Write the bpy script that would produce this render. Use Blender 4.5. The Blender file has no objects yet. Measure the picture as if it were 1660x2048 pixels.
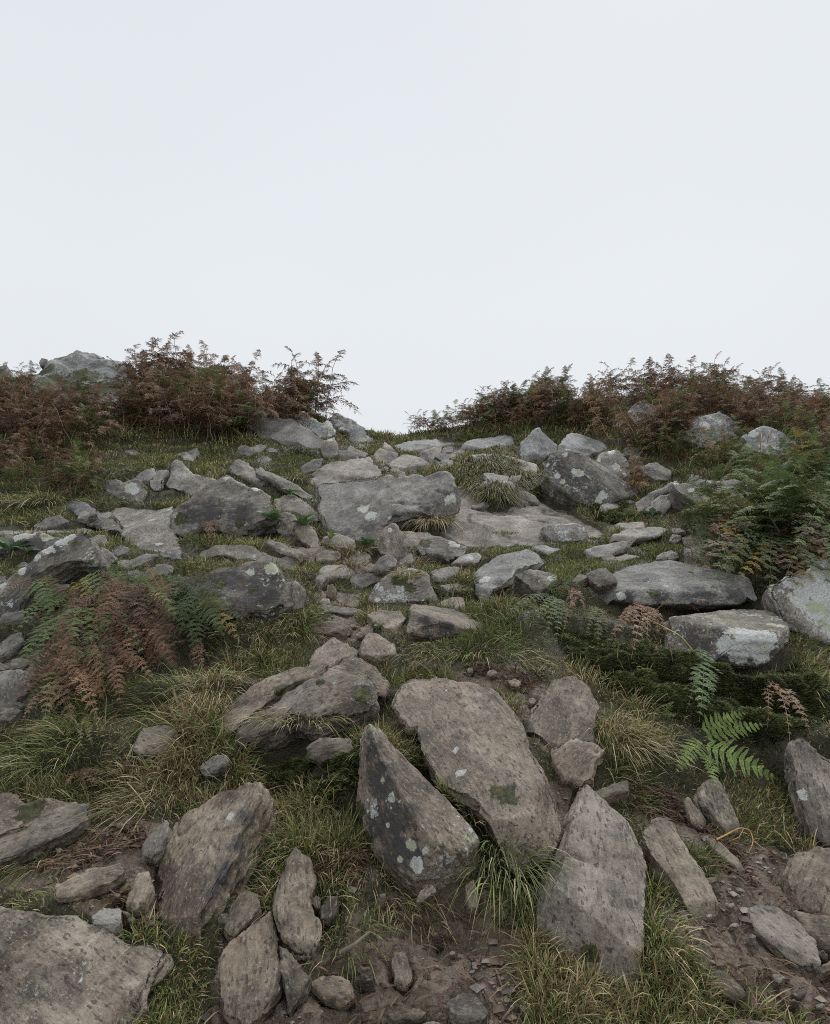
import bpy, bmesh, math, random
import numpy as np
from mathutils import Vector, Matrix
from mathutils.bvhtree import BVHTree
random.seed(7); RNG = np.random.default_rng(7)
scene = bpy.context.scene
COL = scene.collection
# ------------------------------------------------------------------ camera
PITCH, VFOV, CAMZ = math.radians(8.0), math.radians(82.0), 1.6
F = 1024.0/math.tan(VFOV/2)                 # focal length in photo pixels (photo is 1660 x 2048)
cd = bpy.data.cameras.new('camera'); cam = bpy.data.objects.new('camera', cd); COL.objects.link(cam)
cam.location = (0, 0, CAMZ); cam.rotation_euler = (math.pi/2+PITCH, 0, 0)
cd.sensor_fit = 'VERTICAL'; cd.angle = VFOV; cd.clip_start = 0.05; cd.clip_end = 800
scene.camera = cam
# ------------------------------------------------------------------ sky, sun, exposure (fog-white overcast day)
w = bpy.data.worlds.new('World'); scene.world = w; w.use_nodes = True
nt = w.node_tree; bg = nt.nodes['Background']
sky = nt.nodes.new('ShaderNodeTexSky'); sky.sky_type = 'NISHITA'; sky.sun_disc = False
sky.sun_elevation = math.radians(56); sky.sun_rotation = math.radians(25); sky.dust_density = 4; sky.altitude = 300
hsv = nt.nodes.new('ShaderNodeHueSaturation'); hsv.inputs['Saturation'].default_value = 0.35
nt.links.new(sky.outputs['Color'], hsv.inputs['Color'])
tc = nt.nodes.new('ShaderNodeTexCoord'); sep = nt.nodes.new('ShaderNodeSeparateXYZ')
nt.links.new(tc.outputs['Generated'], sep.inputs[0])
rmp = nt.nodes.new('ShaderNodeValToRGB')     # cloud deck: brightest above the ridge, a little greyer overhead
rmp.color_ramp.elements[0].position = 0.0; rmp.color_ramp.elements[0].color = (7.75, 8.05, 8.35, 1)
rmp.color_ramp.elements[1].position = 1.0; rmp.color_ramp.elements[1].color = (7.5, 7.85, 8.3, 1)
e = rmp.color_ramp.elements.new(0.45); e.color = (8.1, 8.45, 8.85, 1)
nt.links.new(sep.outputs['Z'], rmp.inputs[0])
cn = nt.nodes.new('ShaderNodeTexNoise'); cn.inputs['Scale'].default_value = 1.1; cn.inputs['Detail'].default_value = 3
nt.links.new(tc.outputs['Generated'], cn.inputs['Vector'])
cm = nt.nodes.new('ShaderNodeMapRange'); cm.inputs[3].default_value = 0.95; cm.inputs[4].default_value = 1.04
nt.links.new(cn.outputs[0], cm.inputs[0])
vm = nt.nodes.new('ShaderNodeVectorMath'); vm.operation = 'SCALE'
nt.links.new(rmp.outputs[0], vm.inputs[0]); nt.links.new(cm.outputs[0], vm.inputs['Scale'])
mx = nt.nodes.new('ShaderNodeMix'); mx.data_type = 'RGBA'; mx.inputs[0].default_value = 0.985
nt.links.new(hsv.outputs[0], mx.inputs[6]); nt.links.new(vm.outputs[0], mx.inputs[7])
nt.links.new(mx.outputs[2], bg.inputs['Color']); bg.inputs['Strength'].default_value = 0.1
sd = bpy.data.lights.new('sun', 'SUN'); sun = bpy.data.objects.new('sun', sd); COL.objects.link(sun)
sd.energy = 1.4; sd.angle = math.radians(32); sd.color = (1, 0.985, 0.96)
sun.rotation_euler = (math.radians(34), 0, math.radians(180-25)); sun.location = (0, 0, 20)
scene.view_settings.view_transform = 'Standard'; scene.view_settings.look = 'None'
scene.view_settings.exposure = 0.0; scene.view_settings.gamma = 1.0
cy = scene.cycles
cy.use_denoising = False; cy.filter_width = 1.0; cy.max_bounces = 5; cy.diffuse_bounces = 2; cy.glossy_bounces = 2; cy.transmission_bounces = 2; cy.transparent_max_bounces = 4
# ------------------------------------------------------------------ picture <-> world
CP, SP = math.cos(PITCH), math.sin(PITCH)
def rays(px, py):
    px = np.asarray(px, float); py = np.asarray(py, float)
    rx = (px-830)/F; up = -(py-1024)/F
    return np.stack([rx, CP-SP*up, SP+CP*up], -1)
def at(px, py, Y):
    d = rays(px, py); d = d/d[..., 1:2]*np.asarray(Y, float)[..., None]
    return d+np.array([0, 0, CAMZ])
def project(p):
    p = np.asarray(p, float); z = p[..., 2]-CAMZ
    dep = p[..., 1]*CP+z*SP; up = -p[..., 1]*SP+z*CP
    dep = np.where(dep < 1e-3, 1e-3, dep)
    return 830+F*p[..., 0]/dep, 1024-F*up/dep
def inpoly(px, py, poly):
    px = np.asarray(px); py = np.asarray(py); r = np.zeros(px.shape, bool); n = len(poly)
    for i in range(n):
        x0, y0 = poly[i]; x1, y1 = poly[(i+1) % n]
        if y0 == y1: continue
        c = ((y0 > py) != (y1 > py)) & (px < (x1-x0)*(py-y0)/(y1-y0)+x0)
        r ^= c
    return r
# ------------------------------------------------------------------ numpy gradient noise
def _h(i, j, k, s):
    h = (i*374761393+j*668265263+k*1274126177+s*974634341) & 0xffffffff
    h = ((h ^ (h >> 13))*1103515245) & 0xffffffff
    return h ^ (h >> 16)
_G = np.array([[1,1,0],[-1,1,0],[1,-1,0],[-1,-1,0],[1,0,1],[-1,0,1],[1,0,-1],[-1,0,-1],[0,1,1],[0,-1,1],[0,1,-1],[0,-1,-1],[1,1,0],[-1,1,0],[0,-1,1],[0,-1,-1]], float)
def noise3(p, s=0):
    p = np.asarray(p, float); i = np.floor(p).astype(np.int64); f = p-i
    u = f*f*f*(f*(f*6-15)+10); out = 0
    for a in (0, 1):
        wa = u[..., 0] if a else 1-u[..., 0]
        for b in (0, 1):
            wb = u[..., 1] if b else 1-u[..., 1]
            for c in (0, 1):
                wc = u[..., 2] if c else 1-u[..., 2]
                g = _G[_h(i[..., 0]+a, i[..., 1]+b, i[..., 2]+c, s) & 15]
                out = out+wa*wb*wc*(g[..., 0]*(f[..., 0]-a)+g[..., 1]*(f[..., 1]-b)+g[..., 2]*(f[..., 2]-c))
    return out
def fbm(p, oct=4, s=0, gain=.5):
    a, o = 1.0, 0
    for k in range(oct):
        o = o+a*noise3(p*(2.03**k)+17.3*k, s+k); a *= gain
    return o
# ------------------------------------------------------------------ object helpers
def link(name, me, mat=None, parent=None):
    o = bpy.data.objects.new(name, me); COL.objects.link(o)
    if mat and me is not None and not me.materials: me.materials.append(mat)
    if parent: o.parent = parent
    return o
def tag(o, label=None, cat=None, group=None, kind=None):
    if label: o['label'] = label
    if cat: o['category'] = cat
    if group: o['group'] = group
    if kind: o['kind'] = kind
    return o
def empty(name, loc, label, cat, group=None):
    o = bpy.data.objects.new(name, None); COL.objects.link(o); o.location = loc; o.empty_display_size = .1
    return tag(o, label, cat, group)
def mesh_np(name, V, faces_list, cols=None, smooth=True):
    """faces_list: list of int arrays (n,3) or (n,4)"""
    me = bpy.data.meshes.new(name); V = np.asarray(V, np.float32)
    me.vertices.add(len(V)); me.vertices.foreach_set('co', V.ravel())
    fl = [np.asarray(f, np.int32) for f in faces_list if len(f)]
    nl = sum(f.size for f in fl); npoly = sum(len(f) for f in fl)
    me.loops.add(nl); me.polygons.add(npoly)
    me.loops.foreach_set('vertex_index', np.concatenate([f.ravel() for f in fl]))
    tot = np.concatenate([np.full(len(f), f.shape[1], np.int32) for f in fl])
    st = np.concatenate([[0], np.cumsum(tot)[:-1]]).astype(np.int32)
    me.polygons.foreach_set('loop_start', st)
    me.polygons.foreach_set('use_smooth', np.full(npoly, smooth))
    if cols is not None:
        a = me.attributes.new('col', 'FLOAT_COLOR', 'POINT')
        c = np.ones((len(V), 4), np.float32); c[:, :3] = cols; a.data.foreach_set('color', c.ravel())
    me.update(calc_edges=True); return me
# ------------------------------------------------------------------ materials
def newmat(name):
    m = bpy.data.materials.new(name); m.use_nodes = True; nt = m.node_tree
    return m, nt, nt.nodes['Principled BSDF']
def N(nt, t, **kw):
    n = nt.nodes.new(t)
    for k, v in kw.items():
        if k in n.inputs.keys(): n.inputs[k].default_value = v
        else: setattr(n, k, v)
    return n
def L(nt, a, b): nt.links.new(a, b)
def ramp(nt, src, stops):
    r = nt.nodes.new('ShaderNodeValToRGB'); els = r.color_ramp.elements
    while len(els) < len(stops): els.new(.5)
    for el, (p, c) in zip(els, stops):
        el.position = p; el.color = (c, c, c, 1) if not hasattr(c, '__len__') else (*c, 1)
    L(nt, src, r.inputs[0]); return r.outputs[0]
def noise(nt, vec, scale, detail=4, rough=.55, dist=0):
    n = N(nt, 'ShaderNodeTexNoise', Scale=scale, Detail=detail, Roughness=rough, Distortion=dist)
    if vec is not None: L(nt, vec, n.inputs['Vector'])
    return n.outputs[0]
def math_(nt, op, a, b=None, clamp=False):
    n = nt.nodes.new('ShaderNodeMath'); n.operation = op; n.use_clamp = clamp
    for i, v in enumerate((a, b)):
        if v is None: continue
        if hasattr(v, 'links'): L(nt, v, n.inputs[i])
        else: n.inputs[i].default_value = v
    return n.outputs[0]
def mixc(nt, fac, a, b, mode='MIX'):
    n = nt.nodes.new('ShaderNodeMix'); n.data_type = 'RGBA'; n.blend_type = mode
    for i, v in ((0, fac), (6, a), (7, b)):
        if hasattr(v, 'links'): L(nt, v, n.inputs[i])
        else: n.inputs[i].default_value = v if i == 0 else (*v, 1)
    return n.outputs[2]
def scaled(nt, vec, s):
    n = N(nt, 'ShaderNodeMapping'); n.inputs['Scale'].default_value = s; L(nt, vec, n.inputs['Vector']); return n.outputs[0]

def rock_material():
    m, nt, P = newmat('rock'); tcn = nt.nodes.new('ShaderNodeTexCoord'); co = tcn.outputs['Object']
    oi = nt.nodes.new('ShaderNodeObjectInfo'); off = N(nt, 'ShaderNodeVectorMath', operation='SCALE')
    comb = N(nt, 'ShaderNodeCombineXYZ'); L(nt, oi.outputs['Random'], comb.inputs[0]); L(nt, oi.outputs['Random'], comb.inputs[1])
    L(nt, comb.outputs[0], off.inputs[0]); off.inputs['Scale'].default_value = 37.0
    add = N(nt, 'ShaderNodeVectorMath', operation='ADD'); L(nt, co, add.inputs[0]); L(nt, off.outputs[0], add.inputs[1])
    co = add.outputs[0]
    big = noise(nt, co, 3.2, 6, .6, .4); mid = noise(nt, co, 14, 6, .65, .3); fine = noise(nt, co, 95, 4, .7)
    streak = noise(nt, scaled(nt, co, (5, 42, 42)), 1.6, 5, .65, .25)
    v = math_(nt, 'ADD', math_(nt, 'MULTIPLY', big, .42), math_(nt, 'MULTIPLY', mid, .28))
    v = math_(nt, 'ADD', v, math_(nt, 'MULTIPLY', fine, .17)); v = math_(nt, 'ADD', v, math_(nt, 'MULTIPLY', streak, .20))
    base = ramp(nt, v, [(.41, (.045, .041, .038)), (.485, (.14, .13, .12)), (.54, (.26, .245, .222)), (.62, (.46, .44, .405))])
    # rusty staining and quartz / biotite grain
    st = ramp(nt, noise(nt, co, 5.5, 5, .6), [(.46, 0), (.68, .5)])
    base = mixc(nt, st, base, (.17, .125, .088))
    vor = N(nt, 'ShaderNodeTexVoronoi', Scale=85.0); L(nt, scaled(nt, co, (1, 2.2, 2.2)), vor.inputs['Vector'])
    g = ramp(nt, vor.outputs['Color'], [(.78, 0), (.88, .7)])
    base = mixc(nt, g, base, (.42, .40, .37))
    vor2 = N(nt, 'ShaderNodeTexVoronoi', Scale=48.0); L(nt, scaled(nt, co, (1, 2.6, 2.6)), vor2.inputs['Vector'])
    g2 = ramp(nt, vor2.outputs['Color'], [(.74, 0), (.86, .75)])
    base = mixc(nt, g2, base, (.05, .047, .045))
    base = mixc(nt, 1.0, base, oi.outputs['Color'], 'MULTIPLY')
    # crustose lichen: painted spots (attribute) plus scattered specks by amount (object alpha)
    at_ = N(nt, 'ShaderNodeAttribute', attribute_name='lichen')
    am = oi.outputs['Alpha']
    ln = noise(nt, co, 34, 5, .68, .4)
    sc = math_(nt, 'ADD', ln, math_(nt, 'MULTIPLY', noise(nt, co, 4.3, 3), .75))
    thr = math_(nt, 'SUBTRACT', 1.15, math_(nt, 'MULTIPLY', am, .33))
    m1 = math_(nt, 'MULTIPLY', math_(nt, 'SUBTRACT', sc, thr), 13, True)
    sp = math_(nt, 'ADD', math_(nt, 'MULTIPLY', at_.outputs['Fac'], 1.25), math_(nt, 'MULTIPLY', math_(nt, 'SUBTRACT', noise(nt, co, 26, 6, .74), .5), 3.0))
    m2 = math_(nt, 'MULTIPLY', math_(nt, 'SUBTRACT', sp, .48), 14, True)
    lm = math_(nt, 'MAXIMUM', m1, m2)
    lc = ramp(nt, noise(nt, co, 60, 4), [(.3, (.38, .39, .36)), (.6, (.62, .63, .60))])
    yl = ramp(nt, noise(nt, co, 6.7, 2), [(.55, 0), (.62, .7)])
    lc = mixc(nt, yl, lc, (.40, .41, .24))
    base = mixc(nt, lm, base, lc)
    # black crustose lichen
    bk = math_(nt, 'MULTIPLY', math_(nt, 'SUBTRACT', noise(nt, scaled(nt, co, (1, 1, 1.7)), 9, 6, .7), .60), 9, True)
    base = mixc(nt, math_(nt, 'MULTIPLY', bk, .75), base, (.035, .034, .034))
    dk = N(nt, 'ShaderNodeAttribute', attribute_name='crust')    # black lichen on steep faces, plus shade painted on dark sides and undercuts
    dm = math_(nt, 'ADD', math_(nt, 'MULTIPLY', dk.outputs['Fac'], .85), math_(nt, 'MULTIPLY', math_(nt, 'SUBTRACT', noise(nt, scaled(nt, co, (.6, 1, 1)), 22, 7, .75), .5), 3.4))
    dm = math_(nt, 'MULTIPLY', math_(nt, 'SUBTRACT', dm, .32), 2.2, True)
    base = mixc(nt, math_(nt, 'MULTIPLY', dm, math_(nt, 'SUBTRACT', 1, math_(nt, 'MULTIPLY', lm, .9))), base, (.062, .056, .054))
    ms = N(nt, 'ShaderNodeAttribute', attribute_name='moss')
    mm = math_(nt, 'ADD', math_(nt, 'MULTIPLY', ms.outputs['Fac'], 1.25), math_(nt, 'MULTIPLY', math_(nt, 'SUBTRACT', noise(nt, co, 19, 6, .75), .5), 3.2))
    mm = math_(nt, 'MULTIPLY', math_(nt, 'SUBTRACT', mm, .5), 6, True)
    mc = ramp(nt, noise(nt, co, 45, 4), [(.35, (.018, .022, .008)), (.5, (.055, .06, .016)), (.7, (.13, .125, .03))])
    base = mixc(nt, mm, base, mc)
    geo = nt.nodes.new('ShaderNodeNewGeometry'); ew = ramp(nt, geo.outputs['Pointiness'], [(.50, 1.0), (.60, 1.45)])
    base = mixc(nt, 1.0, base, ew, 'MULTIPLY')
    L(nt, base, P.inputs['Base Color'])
    ro = ramp(nt, mid, [(.3, .40), (.7, .70)]); L(nt, ro, P.inputs['Roughness'])
    P.inputs['Specular IOR Level'].default_value = .45
    hb = math_(nt, 'ADD', math_(nt, 'MULTIPLY', noise(nt, co, 55, 6, .7), .55), math_(nt, 'MULTIPLY', streak, .5))
    hb = math_(nt, 'ADD', hb, math_(nt, 'MULTIPLY', lm, .12)); hb = math_(nt, 'ADD', hb, math_(nt, 'MULTIPLY', mm, .35))
    hb = math_(nt, 'ADD', hb, math_(nt, 'MULTIPLY', noise(nt, co, 170, 3, .7), .25))
    b = N(nt, 'ShaderNodeBump', Strength=1.0, Distance=.022); L(nt, hb, b.inputs['Height']); L(nt, b.outputs[0], P.inputs['Normal'])
    return m
def ground_material():
    m, nt, P = newmat('soil'); tcn = nt.nodes.new('ShaderNodeTexCoord'); co = tcn.outputs['Object']
    a = noise(nt, co, 2.2, 5, .6); b = noise(nt, co, 17, 6, .68, .3); c = noise(nt, co, 80, 4, .7)
    v = math_(nt, 'ADD', math_(nt, 'MULTIPLY', a, .35), math_(nt, 'ADD', math_(nt, 'MULTIPLY', b, .4), math_(nt, 'MULTIPLY', c, .3)))
    mud = ramp(nt, v, [(.38, (.075, .054, .038)), (.52, (.185, .14, .104)), (.68, (.30, .24, .185))])
    g = N(nt, 'ShaderNodeTexVoronoi', Scale=70.0); L(nt, co, g.inputs['Vector'])
    mud = mixc(nt, ramp(nt, g.outputs['Color'], [(.86, 0), (.93, .6)]), mud, (.24, .215, .185))
    peat = ramp(nt, v, [(.38, (.018, .016, .009)), (.55, (.055, .05, .024)), (.7, (.12, .10, .05))])
    mk = N(nt, 'ShaderNodeAttribute', attribute_name='mud')
    f = math_(nt, 'ADD', mk.outputs['Fac'], math_(nt, 'MULTIPLY', math_(nt, 'SUBTRACT', b, .5), .9))
    f = ramp(nt, f, [(.3, 0), (.6, 1)])
    L(nt, mixc(nt, f, peat, mud), P.inputs['Base Color'])
    L(nt, ramp(nt, a, [(.35, .28), (.65, .75)]), P.inputs['Roughness'])
    h = math_(nt, 'ADD', b, math_(nt, 'MULTIPLY', c, .5)); h = math_(nt, 'ADD', h, math_(nt, 'MULTIPLY', g.outputs['Distance'], .4))
    bp = N(nt, 'ShaderNodeBump', Strength=.9, Distance=.025); L(nt, h, bp.inputs['Height']); L(nt, bp.outputs[0], P.inputs['Normal'])
    return m
def leaf_material(name, rough=.55, trans=.25, var=.25):
    m, nt, P = newmat(name); a = N(nt, 'ShaderNodeAttribute', attribute_name='col')
    oi = nt.nodes.new('ShaderNodeObjectInfo')
    tcn = nt.nodes.new('ShaderNodeTexCoord'); n = noise(nt, tcn.outputs['Object'], 30, 3)
    k = math_(nt, 'ADD', ramp(nt, n, [(.3, 1-var), (.7, 1+var)]), 0)
    c = mixc(nt, 1.0, a.outputs['Color'], k, 'MULTIPLY'); c = mixc(nt, 1.0, c, oi.outputs['Color'], 'MULTIPLY')
    L(nt, c, P.inputs['Base Color']); P.inputs['Roughness'].default_value = rough; P.inputs['Specular IOR Level'].default_value = .35
    if trans:
        t = nt.nodes.new('ShaderNodeBsdfTranslucent'); L(nt, c, t.inputs[0]); ms = nt.nodes.new('ShaderNodeMixShader'); ms.inputs[0].default_value = trans
        out = [x for x in nt.nodes if x.type == 'OUTPUT_MATERIAL'][0]
        L(nt, P.outputs[0], ms.inputs[1]); L(nt, t.outputs[0], ms.inputs[2]); L(nt, ms.outputs[0], out.inputs[0])
    return m
M_ROCK, M_SOIL = rock_material(), ground_material()
M_GRASS, M_FERN, M_STEM, M_MOSS = leaf_material('grass_blade', .5, .2), leaf_material('fern_leaf', .55, .25), leaf_material('stalk', .6, 0), leaf_material('moss_leaf', .7, .15)
# ------------------------------------------------------------------ hillside: heights from a survey of picture points with their distance
SURVEY = []
def row(Y, *pts):
    for p in pts: SURVEY.append(at(p[0], p[1], p[2] if len(p) > 2 else Y))
row(0, (-250, 2048, 1.9), (0, 2048, 1.95), (420, 2048, 2.05), (830, 2048, 2.1), (1250, 2048, 2.1), (1660, 2048, 2.1), (1900, 2048, 2.1))
row(0, (-300, 1750, 2.6), (0, 1750, 2.6), (400, 1750, 2.5), (830, 1750, 2.5), (1250, 1750, 2.6), (1660, 1750, 2.75), (1950, 1750, 2.75))
row(0, (-300, 1500, 3.3), (0, 1500, 3.3), (400, 1500, 3.25), (830, 1500, 3.15), (1250, 1500, 3.3), (1660, 1500, 3.5), (1980, 1500, 3.5))
row(0, (-300, 1350, 4.1), (0, 1350, 4.1), (400, 1350, 3.95), (830, 1350, 3.9), (1250, 1350, 3.95), (1660, 1350, 4.3), (1980, 1350, 4.3))
row(0, (-300, 1200, 5.1), (0, 1200, 5.0), (400, 1200, 4.8), (680, 1215, 5.0), (900, 1200, 5.2), (1250, 1200, 5.0), (1660, 1200, 5.2), (1980, 1200, 5.2))
row(0, (-300, 1060, 6.7), (0, 1060, 6.7), (400, 1060, 6.9), (830, 1060, 7.3), (1250, 1060, 7.2), (1660, 1060, 6.6), (1980, 1060, 6.6))
row(0, (-300, 960, 8.6), (0, 960, 8.6), (400, 960, 8.7), (830, 955, 9.3), (1250, 960, 9.0), (1660, 960, 8.1), (1980, 960, 8.1))
row(0, (-300, 885, 9.8), (0, 885, 9.8), (300, 885, 10.1), (600, 890, 10.8), (770, 888, 12.2), (1000, 888, 11.6), (1250, 885, 10.8), (1660, 885, 9.8), (1980, 885, 9.8))
row(0, (-300, 815, 11.4), (0, 815, 11.4), (300, 825, 11.8), (560, 845, 12.2), (1120, 828, 13), (1400, 825, 12.6), (1660, 830, 12), (1980, 830, 12))
row(0, (-300, 765, 13.5), (0, 765, 13.5), (170, 745, 14.5), (320, 770, 14), (480, 790, 14), (600, 825, 13.6), (690, 855, 13.2), (770, 879, 13.0), (850, 870, 13.8), (1000, 838, 15), (1150, 810, 15.5), (1300, 793, 15.5), (1450, 790, 15.5), (1660, 810, 15), (1950, 815, 15))
for x, y, z in ((-3, 0, -.25), (0, 0, -.3), (3, 0, -.2), (0, 1.0, -.12), (-2, 1.0, -.08), (2, 1.0, -.08), (0, -4, -1.6), (-8, -3, -1.5), (8, -3, -1.5), (-9, 3, .9), (9, 3, .9),
                (-14, 9, 3.6), (14, 9, 3.6), (-16, 15, 6.8), (16, 15, 6.6), (-12, 20, 7.0), (-5, 20, 6.3), (0, 18, 4.6), (5, 20, 6.0), (12, 20, 6.6), (0, 28, 3.2), (-16, 30, 4), (16, 30, 4), (0, -20, -8), (-25, -15, -7), (25, -15, -7), (-40, 20, 4), (40, 20, 4), (0, 60, -8), (-50, 60, -8), (50, 60, -8), (-60, -20, -8), (60, -20, -8), (0, -60, -18)):
    SURVEY.append(np.array([x, y, z], float))
SURVEY = np.array(SURVEY)
def _tps(r2): return r2*np.log(r2+1e-9)*.5
def _fit():
    X = SURVEY[:, :2]; n = len(X); r2 = ((X[:, None]-X[None])**2).sum(-1)
    A = np.zeros((n+3, n+3)); A[:n, :n] = _tps(r2)+np.eye(n)*.02; A[:n, n:] = np.c_[np.ones(n), X]; A[n:, :n] = A[:n, n:].T
    return np.linalg.solve(A, np.r_[SURVEY[:, 2], 0, 0, 0])
_C = _fit()
def height_np(x, y):
    sh = x.shape; x = x.ravel(); y = y.ravel(); out = np.empty(len(x)); n = len(SURVEY)
    for i in range(0, len(x), 40000):
        a, b = x[i:i+40000], y[i:i+40000]
        r2 = (a[:, None]-SURVEY[None, :, 0])**2+(b[:, None]-SURVEY[None, :, 1])**2
        out[i:i+40000] = _tps(r2)@_C[:n]+_C[n]+_C[n+1]*a+_C[n+2]*b
    p = np.stack([x, y, np.zeros_like(x)], -1); r = np.hypot(x, y)
    fade = np.clip(1-(r-20)/25, 0.15, 1)
    out += fade*(.10*fbm(p*.9, 3, 5)+.035*fbm(p*3.7, 3, 9)+.012*fbm(p*16, 3, 12))
    return out.reshape(sh)
TH = np.radians(np.r_[np.linspace(-180, -50, 40)[:-1], np.linspace(-50, -40, 16)[:-1], np.linspace(-40, 40, 640), np.linspace(40, 50, 16)[1:], np.linspace(50, 180, 40)[1:]])
RR = np.r_[np.linspace(.15, 1.4, 30)[:-1], np.geomspace(1.4, 17, 640), np.geomspace(17, 130, 60)[1:]]
GT, GR = np.meshgrid(TH, RR); GX, GY = GR*np.sin(GT), GR*np.cos(GT)
GZ = height_np(GX, GY)
def terrace():
    p = np.stack([GX, GY, np.zeros_like(GX)], -1); h = .34; s = (GZ+.22*fbm(p*.8, 3, 19))/h; fr = s-np.floor(s)
    tr = np.where(fr < .74, fr*.42, .3108+(fr-.74)*(1-.3108)/.26); w = np.clip((GY-2.2)/1.0, 0, 1)*np.clip((12.2-GY)/2.0, 0, 1)*np.clip(.75+1.2*fbm(p*.7, 2, 23), .15, 1)
    return GZ+(tr-fr+.17)*h*w*1.0
GZ = terrace()
def ground(x, y):
    x = np.asarray(x, float); y = np.asarray(y, float)
    ti = np.interp(np.arctan2(x, y), TH, np.arange(len(TH))); ri = np.interp(np.hypot(x, y), RR, np.arange(len(RR)))
    i0 = np.clip(np.floor(ti).astype(int), 0, len(TH)-2); j0 = np.clip(np.floor(ri).astype(int), 0, len(RR)-2); u = ti-i0; v = ri-j0
    return (GZ[j0, i0]*(1-u)+GZ[j0, i0+1]*u)*(1-v)+(GZ[j0+1, i0]*(1-u)+GZ[j0+1, i0+1]*u)*v
def gnormal(x, y, e=.08):
    gx = (ground(x+e, y)-ground(x-e, y))/(2*e); gy = (ground(x, y+e)-ground(x, y-e))/(2*e)
    n = np.stack([-gx, -gy, np.ones_like(gx)], -1); return n/np.linalg.norm(n, axis=-1, keepdims=True)
def pick(px, py):
    """first ground point under picture points"""
    d = rays(px, py); d = d/d[..., 1:2]; ys = np.geomspace(1.2, 22, 700)
    P = d[..., None, :]*ys[:, None]
    z = P[..., 2]+CAMZ; g = ground(P[..., 0], P[..., 1]); hit = z <= g
    k = np.argmax(hit, -1); k = np.where(hit.any(-1), k, 699); Y = ys[k]
    return d*Y[..., None]+np.array([0, 0, CAMZ])

for x, y, h, r in ((985, 985, .2, .32), (220, 1270, .22, .42), (380, 1300, -.12, .2), (960, 1300, .10, .22), (1080, 1275, .10, .2), (1300, 1345, .10, .35), (560, 1520, -.16, .22), (690, 1215, -.06, .15), (1240, 1500, .07, .18), (420, 1450, .07, .25), (120, 1520, .06, .25), (300, 1590, .05, .2), (600, 1245, .08, .18), (700, 1110, .06, .2), (1560, 1090, .18, .5), (620, 1620, -.05, .2), (890, 1810, -.07, .16)):
    P = pick(np.array([float(x)]), np.array([float(y)]))[0]; GZ = GZ+h*np.exp(-((GX-P[0])**2+(GY-P[1])**2)/(r*r))
# ------------------------------------------------------------------ rocks
# R(kind, label, outline in photo pixels, slope of the face, roll of the face, thickness, ...)
TINT = {'g': (1, 1, 1), 'b': (1.05, .985, .90), 'd': (.66, .66, .66), 'l': (1.16, 1.14, 1.09), 'c': (.93, 1.0, 1.06), 'p': (1.07, 1.0, .93), 'w': (1.4, 1.38, 1.3), 'm': (.84, .83, .78)}
SPECS = []
def R(kind, label, poly, s, r, t, **k): SPECS.append(dict(kind=kind, label=label, poly=poly, s=s, r=r, t=t, **k))
# --- foreground
R('stone_slab', 'large pale grainy slab filling the bottom left corner', [(-60,1806),(0,1812),(60,1822),(170,1838),(335,1868),(333,1882),(295,1930),(250,2000),(205,2060),(160,2120),(-80,2150)], 13, -2, .26, lift=.16, tint='l', li=.25)
R('stone_slab', 'long leaning slab with a white chip near its upper tip, left foreground', [(333,1655),(375,1622),(420,1600),(470,1580),(520,1562),(517,1590),(495,1630),(472,1680),(440,1735),(402,1795),(368,1840),(330,1868),(312,1850),(308,1800),(312,1740),(318,1690)], 27, -20, .24, lift=.06, tint='b', li=.1, spots=[(462,1632,9)], crust=[(500,1630,25),(480,1690,25),(450,1740,22),(425,1785,18)])
R('stone', 'small grey stone leaning on the long slab with the white chip', [(283,1690),(305,1660),(333,1638),(335,1662),(318,1697),(298,1712),(284,1706)], 30, -10, .09, lift=.05, tint='c')
R('flat_stone', 'flat brown stone below the dark litter at left', [(112,1768),(180,1735),(240,1722),(252,1740),(225,1762),(165,1785),(112,1790)], 22, 0, .08, lift=.03, tint='b')
R('flat_stone', 'small upright flat stone beside the foot of the long leaning slab', [(248,1803),(275,1745),(300,1740),(306,1770),(290,1802),(262,1814)], 24, 0, .08, lift=.03, tint='b')
R('stone', 'rounded greenish stone at the back edge of the corner slab', [(183,1832),(205,1815),(240,1815),(242,1842),(225,1852),(188,1846)], 25, 0, .1, lift=.04, tint='c')
R('stone_slab', 'thin ledge slab with dark roots hanging below, left edge', [(-40,1672),(0,1660),(60,1640),(120,1610),(176,1598),(172,1627),(140,1650),(80,1678),(20,1706),(-40,1722)], 22, -6, .16, lift=.1, tint='m')
R('stone_slab', 'mossy slab behind the ledge slab with hanging roots', [(-40,1572),(20,1580),(48,1605),(100,1592),(150,1594),(130,1606),(60,1640),(0,1660),(-40,1668)], 26, -4, .18, lift=.1, tint='b', moss=[(60,1625,22)])
R('flat_stone', 'shield shaped flat stone set in mud, bottom left of centre', [(440,1905),(470,1870),(512,1842),(540,1823),(549,1850),(558,1900),(569,1940),(562,1975),(535,2005),(492,2031),(468,2018),(440,1985),(430,1945)], 17, 4, .12, lift=.06, tint='b')
R('stone', 'rusty stone just above the shield shaped flat stone', [(460,1808),(490,1780),(515,1788),(522,1815),(495,1842),(462,1866),(448,1850)], 24, 0, .1, lift=.03, tint='b')
R('flat_stone', 'triangular stone wedged right of the shield shaped flat stone', [(556,1885),(590,1915),(624,1952),(610,1978),(578,2004),(566,1960)], 16, 0, .09, lift=.03, tint='m')
R('stone', 'tall narrow brown stone standing in grass, left of centre', [(555,1760),(572,1712),(590,1690),(612,1708),(627,1735),(624,1790),(637,1872),(616,1893),(590,1888),(565,1865),(549,1815)], 32, -4, .14, lift=.06, tint='b')
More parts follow.
